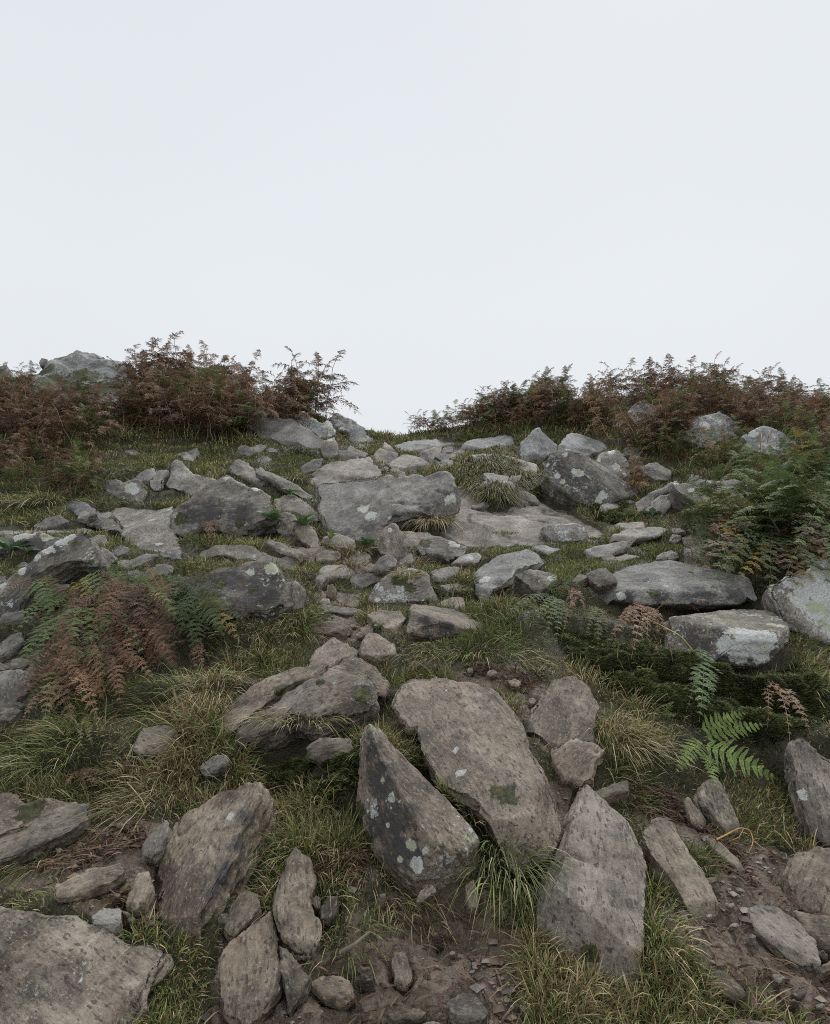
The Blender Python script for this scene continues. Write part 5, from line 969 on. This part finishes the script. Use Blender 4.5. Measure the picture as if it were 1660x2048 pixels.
def build_thicket():
    geo = {}
    for k, lst in PROTO.items():
        for i, pr in enumerate(lst):
            Vs, Ts, Cs, b = [], [], [], 0
            for ch in pr.children:
                me = ch.data; me.calc_loop_triangles(); v = np.empty(len(me.vertices)*3); me.vertices.foreach_get('co', v); t = np.empty(len(me.loop_triangles)*3, np.int32); me.loop_triangles.foreach_get('vertices', t)
                cc = np.empty(len(me.vertices)*4, np.float32); me.attributes['col'].data.foreach_get('color', cc); Vs.append(v.reshape(-1, 3)); Ts.append(t.reshape(-1, 3)+b); Cs.append(cc.reshape(-1, 4)[:, :3]); b += len(me.vertices)
            geo[k, i] = np.concatenate(Vs), np.concatenate(Ts), np.concatenate(Cs)
    V, T, C, b = [], [], [], 0
    for x, y, h, kd, sd_ in THICK:
        rng = np.random.default_rng(sd_); v, t, c = geo[kd, rng.integers(len(PROTO[kd]))]; P = pick(np.array([float(x)]), np.array([float(y)]))[0]; a = rng.uniform(0, 6.283); s = h*rng.uniform(.55, 1.2)
        R_ = np.array([[math.cos(a), -math.sin(a), rng.normal()*.15], [math.sin(a), math.cos(a), rng.normal()*.15], [0, 0, 1]]); V.append((v*s)@R_.T+P); T.append(t+b); C.append(c*rng.uniform(.65, 1.25)); b += len(v)
    tag(link('bracken_thicket', mesh_np('bracken_thicket', np.concatenate(V), [np.concatenate(T)], np.concatenate(C)), M_FERN), kind='stuff'); print('thicket', len(THICK), b)
build_thicket()
for k, lst in PROTO.items():
    for pr in lst:
        if pr.name not in USED:
            for ch in list(pr.children): bpy.data.objects.remove(ch)
            bpy.data.objects.remove(pr)
def fern(label, root, tips, hw, col, dead=.1, stem=None, bow=.16, dy=.12, group=None, pairs=13, pins=5, lift=.03, full=1.9, cat='fern', droop=.25, seed=0, start=.12, lpf=.36):
    rng = np.random.default_rng(900+seed+int(root[0]*3+root[1])); R0 = pick_any(*root); R0[2] += 0
    e_ = empty('fern', R0, label, cat, group); YA = R0[1]
    for i, tp in enumerate(tips):
        a = tp[2] if len(tp) > 2 and tp[2] is not None else root
        A = at(a[0], a[1], YA-(0 if a is root else .04)) if a is not root else R0.copy(); A[2] += lift if a is root else 0
        B0 = pick_any(tp[0], min(tp[1], 2046)); YB = min(YA-dy*rng.uniform(.6, 1.2), B0[1]-rng.uniform(.08, .14)); B = at(tp[0], tp[1], YB); ln = np.linalg.norm(B-A)
        C = (A+B)/2+np.array([0, -.14*ln, bow*ln]); w = (tp[3] if len(tp) > 3 else hw)/F*YA; cl = np.asarray(tp[4] if len(tp) > 4 else col)*rng.uniform(.85, 1.15)
        up = np.array([0, -.75, .65]) if not dead > .3 else np.array([rng.normal()*.3, -.75, .65])
        V, fc, cc = frond_geo(A-R0, C-R0, B-R0, w, pairs, pins, rng, cl, stem if stem is not None else cl*1.2, dead, droop, start, up, rad=.0028, full=full, lpf=lpf)
        link('frond', mesh_np('frond', V, fc, cc), M_FERN, e_)
    return e_
fern('bright yellow green fern glowing against dark moss, right', (1405,1495), [(1495,1425, (1402,1458), 26), (1532,1449, (1410,1474), 30), (1556,1560, (1408,1490), 46), (1348,1548, (1398,1480), 30), (1430,1580, (1405,1505), 24)], 26, BRIGHT, .0, bow=.1, dy=.06, pairs=12, pins=5, full=2.2, lpf=.55, droop=.1, start=.05)
fern('small light green fern tip left of the bright fern', (1325,1440), [(1347,1402), (1312,1418), (1352,1432)], 13, BRIGHT*.85, .05, dy=.05, pairs=10, pins=5, full=1.6)
fern('blue green fern frond hanging over the dark moss, right', (1398,1300), [(1398,1445, None, 38), (1425,1400, None, 30), (1372,1425, None, 22)], 34, BLUEG, .08, dy=.1, bow=.1)
fern('brown dead fern drooping at the right above the steep grey slab', (1520,1362), [(1622,1470, None, 30), (1600,1420, None, 24), (1535,1455, None, 17), (1580,1490, None, 20)], 24, BROWN*1.5, .22, dy=.1)
fern('green fern arching left from beneath the long flat topped slab', (1118,1205), [(1012,1228, None, 20), (1088,1285, None, 18), (1065,1255, None, 16), (1110,1300, None, 18), (1130,1262, None, 16)], 18, BLUEG*.95, .08, dy=.12)
fern('green fern standing beside the dark white spotted stone', (1118,1205), [(1100,1135, None, 18), (1145,1150, None, 16), (1080,1165, None, 14)], 16, FGREEN, .1, dy=.05, seed=3)
fern('shrivelled brown fern at the left end of the long flat topped slab', (1150,1185), [(1120,1292, None, 16), (1140,1240, None, 14), (1170,1235, None, 14), (1105,1180, None, 14)], 15, BROWN*1.2, .4, dy=.08)
fern('dead brown fern hanging in the middle under the long flat topped slab', (1283,1222), [(1212,1292, None, 24), (1262,1318, None, 28), (1240,1262, None, 20), (1318,1270, None, 18), (1346,1325, None, 14), (1235,1240, None, 16), (1292,1300, None, 20)], 22, BROWN*1.5, .25, dy=.14)
fern('olive fern hanging left of the dead brown one under the slab', (1190,1220), [(1196,1300, None, 20), (1172,1275, None, 16), (1215,1272, None, 16)], 16, YGREEN*.7, .15, dy=.1)
fern('small brown fern tip under the right end of the flat topped slab', (1372,1212), [(1418,1202, None, 12), (1400,1225, None, 8)], 10, BROWN*1.4, .3, dy=.05, pairs=10)
fern('dry brown fern in front of the humped boulder', (418,1050), [(432,1088, None, 14), (395,1062, None, 10), (450,1062, None, 12), (420,1090, None, 12), (447,1045, None, 10)], 11, BROWN*1.2, .4, dy=.12, pairs=11, pins=6)
fern('yellow fern frond at the right edge of the path', (1425,1035), [(1400,1005, None, 14, YELLOW), (1412,1022, None, 10, YELLOW), (1462,1035, None, 14, ORANGE), (1450,1050, None, 12, ORANGE)], 12, YELLOW, .15, dy=.1, pairs=11, pins=6)
fern('yellow green fern at the foot of the right hand green bank', (1490,1085), [(1455,1132, None, 22, YELLOW*.7), (1480,1140, None, 20, YGREEN), (1512,1135, None, 20, YELLOW*.9), (1520,1105, None, 18, YGREEN)], 20, YGREEN, .1, dy=.12)
fern('big ladder like green fern frond in the right hand green bank', (1575,1020), [(1560,1142, None, 42), (1600,1130, None, 30), (1530,1100, None, 30)], 34, FGREEN, .04, dy=.16)
fern('dark blue green fern low beside the right hand path', (1440,1080), [(1395,1118, None, 26), (1425,1130, None, 24), (1455,1125, None, 20)], 24, BLUEG*.7, .08, dy=.12)
fern('golden fern fronds in the green bank at the right edge', (1650,1040), [(1595,1078, None, 18), (1625,1055, None, 14), (1640,1090, None, 16)], 16, YELLOW, .15, dy=.2)
# left bank of mixed ferns
fern('green fern hanging in the middle of the left bank', (305,1185), [(326,1272, None, 26), (284,1262, None, 18), (262,1240, None, 18), (350,1235, None, 22)], 24, BLUEG*.85, .04, dy=.14)
fern('green fern in front of the large mossy boulder', (345,1195), [(425,1262, None, 26), (388,1275, None, 22), (395,1190, None, 26), (372,1165, None, 22)], 24, BLUEG*.9, .06, dy=.15)
fern('grey green fern reaching right across the large mossy boulder', (400,1230), [(492,1240, None, 28), (465,1210, None, 24), (450,1258, None, 22), (418,1208, None, 20)], 24, BLUEG, .08, dy=.12)
fern('light green fern tops above the left bank', (235,1175), [(282,1118, None, 20), (245,1110, None, 18), (215,1132, None, 18), (190,1140, None, 16)], 18, FGREEN*1.2, .06, dy=.05)
fern('yellow stalked fern with a brown top on the left bank', (340,1235), [(290,1120, None, 22, BROWN*1.2), (322,1150, None, 16, BROWN*1.3), (265,1135, None, 16, FGREEN)], 18, BROWN, .2, dy=.05, stem=np.array((.5, .33, .12)), start=.45)
fern('bright green fern fanning out at the left end of the bank', (150,1195), [(35,1238, None, 28), (60,1210, None, 24), (22,1275, None, 24), (75,1262, None, 26), (90,1180, None, 22)], 24, FGREEN*1.15, .06, dy=.12)
fern('second green fern below the pale slab end on the left bank', (175,1225), [(70,1300, None, 28), (105,1290, None, 26), (60,1335, None, 22), (125,1255, None, 24)], 24, FGREEN, .08, dy=.14)
fern('copper coloured dead frond hanging at the front of the left bank', (245,1255), [(272,1358, None, 20), (255,1330, None, 17)], 20, BROWN*1.9, .18, dy=.2)
fern('large dull brown dead fern in the heart of the left bank', (185,1300), [(208,1398, None, 28), (182,1370, None, 24), (230,1372, None, 22), (160,1388, None, 20)], 24, BROWN, .35, dy=.2)
fern('red brown dead fern under the overhang of the mossy boulder', (385,1290), [(412,1345, None, 18), (395,1352, None, 16), (330,1300, None, 14), (420,1320, None, 14), (405,1280, None, 13)], 15, BROWN*1.25, .5, dy=.1)
fern('small green frond hanging low on the left bank', (150,1310), [(138,1365, None, 14), (165,1340, None, 12), (168,1275, None, 11)], 13, FGREEN, .05, dy=.18)
fern('brown fern trailing to the lower left of the bank', (130,1365), [(42,1445, None, 22), (70,1420, None, 22), (55,1395, None, 20), (95,1450, None, 18)], 21, BROWN*1.2, .35, dy=.14)
fern('ochre fern standing in the grass below the left bank', (175,1440), [(160,1500, None, 16), (185,1495, None, 16), (170,1410, None, 14)], 15, OLIVE*1.1, .2, dy=.1)
fern('flattened brown fern lying in the grass above the flat slabs, left', (160,1550), [(205,1572, None, 16), (130,1572, None, 16), (175,1580, None, 14), (215,1545, None, 14)], 15, BROWN*1.1, .5, dy=.04, bow=.05)
fern('brown frond lying on the green cushion at the left edge', (75,1562), [(20,1574, None, 9), (50,1578, None, 8)], 9, BROWN*1.1, .4, dy=.03, bow=.05, pairs=10, pins=5)
def bank_ferns():
    rng = np.random.default_rng(77)
    zones = [([(150,1190),(330,1200),(320,1290),(200,1310),(130,1280)], 13, np.array((.16, .085, .052)), .45, 'crumpled brown fern in the tangle of the left bank', 'brown ferns of the left bank'),
             ([(90,1300),(260,1290),(240,1380),(110,1400)], 11, np.array((.235, .135, .08)), .4, 'light brown fern low in the tangle of the left bank', 'light brown ferns of the left bank'),
             ([(50,1180),(180,1150),(300,1150),(290,1200),(120,1260),(60,1270)], 14, FGREEN*1.1, .1, 'green fern in the upper tangle of the left bank', 'green ferns of the left bank'),
             ([(280,1150),(420,1190),(430,1240),(320,1240)], 6, BLUEG*.8, .08, 'dark green fern close to the large mossy boulder', 'dark green ferns by the mossy boulder'),
             ([(1540,980),(1700,940),(1700,1090),(1520,1080)], 20, FGREEN*.9, .06, 'broad green fern on the face of the right hand bank', 'green ferns of the right hand bank'),
             ([(1450,1040),(1680,980),(1680,1090),(1460,1100)], 8, YELLOW*.8, .1, 'yellowing fern among the green ones on the right hand bank', 'yellowing ferns of the right hand bank'),
             ([(1440,1040),(1560,1020),(1560,1100),(1450,1100)], 10, BLUEG*.9, .06, 'blue green fern at the foot of the right hand bank', 'blue green ferns of the right hand bank')]
    for z, n, col, dead, lb, gp in zones:
        k = 0
        while k < n:
            x, y = rng.uniform(min(p[0] for p in z), max(p[0] for p in z)), rng.uniform(min(p[1] for p in z), max(p[1] for p in z))
            if not inpoly(np.array([x]), np.array([y]), z)[0]: continue
            k += 1; tips = []
            for i in range(4): k_ = 1.5 if x > 1400 else 1.1; tips.append((x+rng.uniform(-85, 80)*k_, y+rng.uniform(-15, 85)*k_, None, rng.uniform(24, 38)*k_))
            alt = [BROWN*.9, YELLOW*.6, BROWN*.7] if dead < .2 else [FGREEN*.8, OLIVE, DBROWN*.8]
            tips = [tp+(alt[rng.integers(3)]*rng.uniform(.8, 1.2),) if rng.random() < .3 else tp for tp in tips]
            fern(lb, (x, y), tips, 20, col*rng.uniform(.65, 1.3), max(.14, dead*.85), dy=rng.uniform(.14, .3), bow=rng.uniform(.05, .28), group=gp, pairs=12, pins=5, lift=.10)
bank_ferns()
# ------------------------------------------------------------------ broad leaved plants, stalks, twigs
def leaf_mesh(ln, wd, col, rng, cup=.25):
    nx, ny = 7, 5; V = []; 
    for i in range(nx):
        t = i/(nx-1); wv = wd*math.sin(math.pi*min(1, t**.75))**.8*(1 if i < nx-1 else 0)+.002
        for j in range(ny):
            s = j/(ny-1)*2-1; V.append((s*wv/2, ln*t, ln*(.35*t-.45*t*t)+abs(s)*wv*cup+.004*math.sin(9*t+3*s)))
    Q = [[i*ny+j, i*ny+j+1, (i+1)*ny+j+1, (i+1)*ny+j] for i in range(nx-1) for j in range(ny-1)]
    c = np.array([col*(1.25 if abs(k % ny-2) < 1 else 1) for k in range(len(V))]); return mesh_np('leaf', np.array(V), [np.array(Q)], c)
M_LEAF = leaf_material('broad_leaf', .45, .2, .2)
def rosette(label, px, py, n, ln, wd, col, kind='foxglove_plant', cat='leafy plant', yaw=None, spread=6.283, dz=.03, el=(.2, .8)):
    rng = np.random.default_rng(int(px*7+py)); P = pick_any(px, py); e_ = empty(kind, P, label, cat)
    for i in range(n):
        l = ln*rng.uniform(.65, 1.1); o = link('leaf', leaf_mesh(l, wd*l/ln, np.array(col)*rng.uniform(.8, 1.2), rng), M_LEAF, e_)
        a = (yaw if yaw is not None else 0)+spread*(i/n)+rng.normal()*.25; o.rotation_euler = (rng.uniform(*el), rng.normal()*.25, a); o.location = (0, 0, dz*rng.uniform(.3, 1))
    return e_
LG = (.13, .21, .085)
rosette('broad leaved plant under the right end of the humped boulder', 540, 1046, 9, .26, .11, LG)
rosette('broad leaved plant on the brown slab in the gully', 606, 1052, 8, .22, .09, LG)
rosette('two leaved seedling at the lower corner of the big tilted slab', 660, 1082, 4, .16, .06, (.16, .24, .08), 'seedling', el=(.5, 1.0))
rosette('large leaved plant below the white crusted dark rock at the left edge', 20, 1110, 7, .27, .14, (.12, .19, .10))
rosette('pale leaved plant beside the diagonal boulder at the left edge', 52, 1112, 5, .2, .1, (.14, .22, .11))
rosette('leafy plant in the shade under the thin propped slab', 580, 992, 6, .2, .08, LG)
rosette('leafy plant below the split stone at the right hand path', 1306, 1036, 7, .22, .1, (.12, .19, .1))
rosette('leafy plant in the dark nook of the right hand cluster', 1385, 1022, 6, .2, .1, (.11, .18, .09))
rosette('leafy plant at the foot of the lichen splashed boulder', 1252, 1040, 5, .18, .08, (.13, .2, .09))
rosette('small leafy plant left of the lichen splashed boulder', 1098, 970, 6, .16, .08, (.12, .2, .08))
rosette('leafy plant growing below the big tilted slab', 735, 1092, 7, .16, .06, (.1, .17, .07))
rosette('bramble sprig with two bright leaves in the dark hollow at left', 450, 1358, 4, .075, .05, (.17, .29, .09), 'bramble_sprig', el=(.2, .5))
rosette('dark leafy sprig by the shaded stone at the left hollow', 478, 1330, 6, .06, .04, (.07, .12, .05), 'bramble_sprig')
rosette('low leafy weed in the dark bank below the bright fern', 1440, 1560, 8, .06, .045, (.09, .14, .06), 'weed')
rosette('leafy weed under the narrow step slab', 760, 1262, 6, .06, .03, (.12, .2, .06), 'weed')
def stalk(kind, label, pts, r0, r1, col, cat, branches=()):
    """a bent stalk through photo points (x, y, metres in front of the surface)"""
    W = []
    for x, y, l in pts:
        P = pick_any(x, y); W.append(at(x, y, P[1]-l))
    W = np.array(W); tt = np.linspace(0, len(W)-1, len(W)*5); S = np.stack([np.interp(tt, range(len(W)), W[:, k]) for k in range(3)], -1)
    for _ in range(3): S[1:-1] = (S[:-2]+S[1:-1]*2+S[2:])/4
    o = link(kind, tube_mesh(kind, S-S[0], r0, r1, col, 6), M_STEM); o.location = S[0]; tag(o, label, cat)
    for br in branches:
        B = np.array([at(x, y, pick_any(x, y)[1]-l) for x, y, l in br]); tt = np.linspace(0, len(B)-1, len(B)*5); Bs = np.stack([np.interp(tt, range(len(B)), B[:, k]) for k in range(3)], -1)
        for _ in range(2): Bs[1:-1] = (Bs[:-2]+Bs[1:-1]*2+Bs[2:])/4
        link('branch', tube_mesh('branch', Bs-S[0], r1*1.2, r1*.6, col, 5), M_STEM, o)
    return o
TANc = np.array((.50, .30, .13))
stalk('dead_stalk', 'curled orange stalk lying over the litter at the right', [(1432,1680,.02), (1455,1668,.05), (1480,1655,.08), (1500,1660,.07), (1507,1680,.05), (1503,1695,.03), (1495,1707,.01)], .004, .002, TANc, 'dead stalk', [[(1507,1682,.05), (1525,1696,.03), (1550,1714,.01)], [(1488,1656,.07), (1478,1675,.05), (1456,1683,.02)]])
stalk('fern_stalk', 'bare yellow fern stalk leaning down to the blue green fern', [(1285,1232,.12), (1330,1255,.12), (1362,1272,.12), (1392,1308,.08), (1398,1340,.04)], .005, .003, np.array((.42, .38, .10)), 'fern stalk')
stalk('fern_stalk', 'short golden stalk under the long flat topped slab', [(1295,1238,.06), (1318,1215,.1), (1342,1193,.1)], .004, .003, TANc, 'fern stalk')
stalk('fern_stalk', 'forked golden stalk on the left bank', [(340,1236,.02), (318,1205,.08), (290,1175,.12), (272,1158,.12)], .005, .003, TANc, 'fern stalk', [[(320,1207,.08), (330,1185,.1), (332,1160,.1)]])
stalk('stick', 'grey stick lying at the edge of the central mud', [(680,1905,.02), (705,1892,.04), (738,1865,.04)], .008, .006, np.array((.17, .145, .115)), 'stick')
stalk('dead_stalk', 'long thin straw lying across the left litter', [(255,1565,.05), (285,1600,.04), (292,1625,.02)], .003, .002, STRAW, 'dead stalk')
stalk('dead_stalk', 'reddish runner lying over the dark litter at left', [(70,1735,.02), (150,1705,.04), (220,1690,.04), (285,1675,.02)], .003, .002, np.array((.24, .13, .08)), 'dead stalk')
stalk('root', 'thin dark root hanging down the earth bank', [(760,1775,.02), (755,1830,.03), (740,1868,.02)], .006, .003, np.array((.12, .07, .05)), 'root')
for k, (x, y0, y1, q) in enumerate(((445,865,888,'first'), (455,842,893,''), (466,855,890,''), (441,868,884,''), (432,862,882,''), (478,850,880,''))):
    stalk('dead_stalk', 'bare straw coloured bracken stalk at the front of the left ridge thicket', [(x, y1, .05), (x-2, (y0+y1)/2, .3), (x-5, y0, .35)], .008, .005, np.array((.45, .32, .19)), 'dead stalk')['group'] = 'bare stalks on the left ridge'
for k, (x, y0, y1) in enumerate(((1395,845,900), (1520,840,900), (1535,845,885), (1480,835,860), (1610,850,905), (1500,800,845), (1330,800,850), (1560,805,850), (1620,800,850))):
    stalk('dead_stalk', 'bare straw coloured bracken stalk on the right hand hill', [(x, y1, .05), (x+3, (y0+y1)/2, .3), (x+10, y0, .35)], .008, .005, np.array((.42, .29, .16)), 'dead stalk')['group'] = 'bare stalks on the right hand hill'
# gravel and litter nobody could count
def build_gravel():
    rng = np.random.default_rng(12); n = 60000; th = np.radians(rng.uniform(-41, 41, n)); r = np.exp(rng.uniform(math.log(1.8), math.log(8), n)); x, y = r*np.sin(th), r*np.cos(th)
    P = np.stack([x, y, ground(x, y)], -1); px, py = project(P); m = in_any(px, py, MUD) & (fbm(P*2.5, 2, 33)+.25*rng.normal(size=n) > np.where(inpoly(px, py, MUD[0]), .42, .02)); P, r = P[m], r[m]
    m = ~under_rock(P, .3); P, r = P[m], r[m]; n = len(P); s = rng.lognormal(-5.3, .75, n)*(.7+.12*r); s = np.clip(s, .0015, .028)
    oc = np.array([[1,0,0],[-1,0,0],[0,1,0],[0,-1,0],[0,0,.6],[0,0,-.6],[.6,.6,.35],[-.6,-.6,.35]]); V = oc[None]*rng.uniform(.55, 1.3, (n, 8, 3)); a = rng.uniform(0, 6.283, n); ca, sa = np.cos(a), np.sin(a)
    X = V[..., 0]*ca[:, None]-V[..., 1]*sa[:, None]; Y = V[..., 0]*sa[:, None]+V[..., 1]*ca[:, None]; V = np.stack([X, Y, V[..., 2]*rng.uniform(.4, .9, (n, 1))], -1)*s[:, None, None]+P[:, None]+np.array([0, 0, .001])
    F_ = np.array([[0,2,4],[2,1,4],[1,3,4],[3,0,4],[2,0,5],[1,2,5],[3,1,5],[0,3,5]]); T = (np.arange(n)[:, None, None]*8+F_).reshape(-1, 3)
    c = np.array((.20, .175, .15))*rng.uniform(.5, 1.5, n)[:, None]*np.where((rng.random(n) < .3)[:, None], np.array([1.1, .85, .7]), 1)
    tag(link('gravel', mesh_np('gravel', V.reshape(-1, 3), [T], np.repeat(c, 8, 0), False), M_STEM), kind='stuff')
build_gravel()
def build_litter():
    rng = np.random.default_rng(15); Z = [[(1250,1560),(1340,1575),(1380,1640),(1330,1650),(1260,1620)], [(1395,1640),(1480,1700),(1500,1760),(1440,1740)], [(60,1690),(290,1640),(300,1690),(150,1740),(60,1740)], [(640,1690),(730,1700),(720,1740),(640,1760)], [(900,1320),(1090,1345),(1060,1390),(1000,1370)], [(230,1790),(300,1780),(290,1850),(220,1850)], [(480,1500),(700,1520),(690,1600),(520,1590)], MUD[0], MUD[1]]
    P = []
    for z in Z:
        x = rng.uniform(min(p[0] for p in z), max(p[0] for p in z), 1500); y = rng.uniform(min(p[1] for p in z), max(p[1] for p in z), 1500); m = inpoly(x, y, z); P.append(pick(x[m], y[m]))
    P = np.concatenate(P); P = P[~under_rock(P, .3)]; n = len(P); a = rng.uniform(0, 6.283, n); D = np.stack([np.cos(a), np.sin(a), rng.uniform(-.1, .6, n)], -1)
    C = np.where((rng.random(n) < .4)[:, None], np.array([.10, .055, .04]), np.array([.17, .11, .07]))*rng.uniform(.5, 1.4, n)[:, None]
    V, q, t, c = blades(P+np.array([0, 0, .004]), D, rng.uniform(.02, .09, n), rng.uniform(.1, .5, n), rng.uniform(.003, .009, n), C, rng)
    tag(link('leaf_litter', mesh_np('leaf_litter', V, [q, t], c), M_MOSS), kind='stuff')
build_litter()
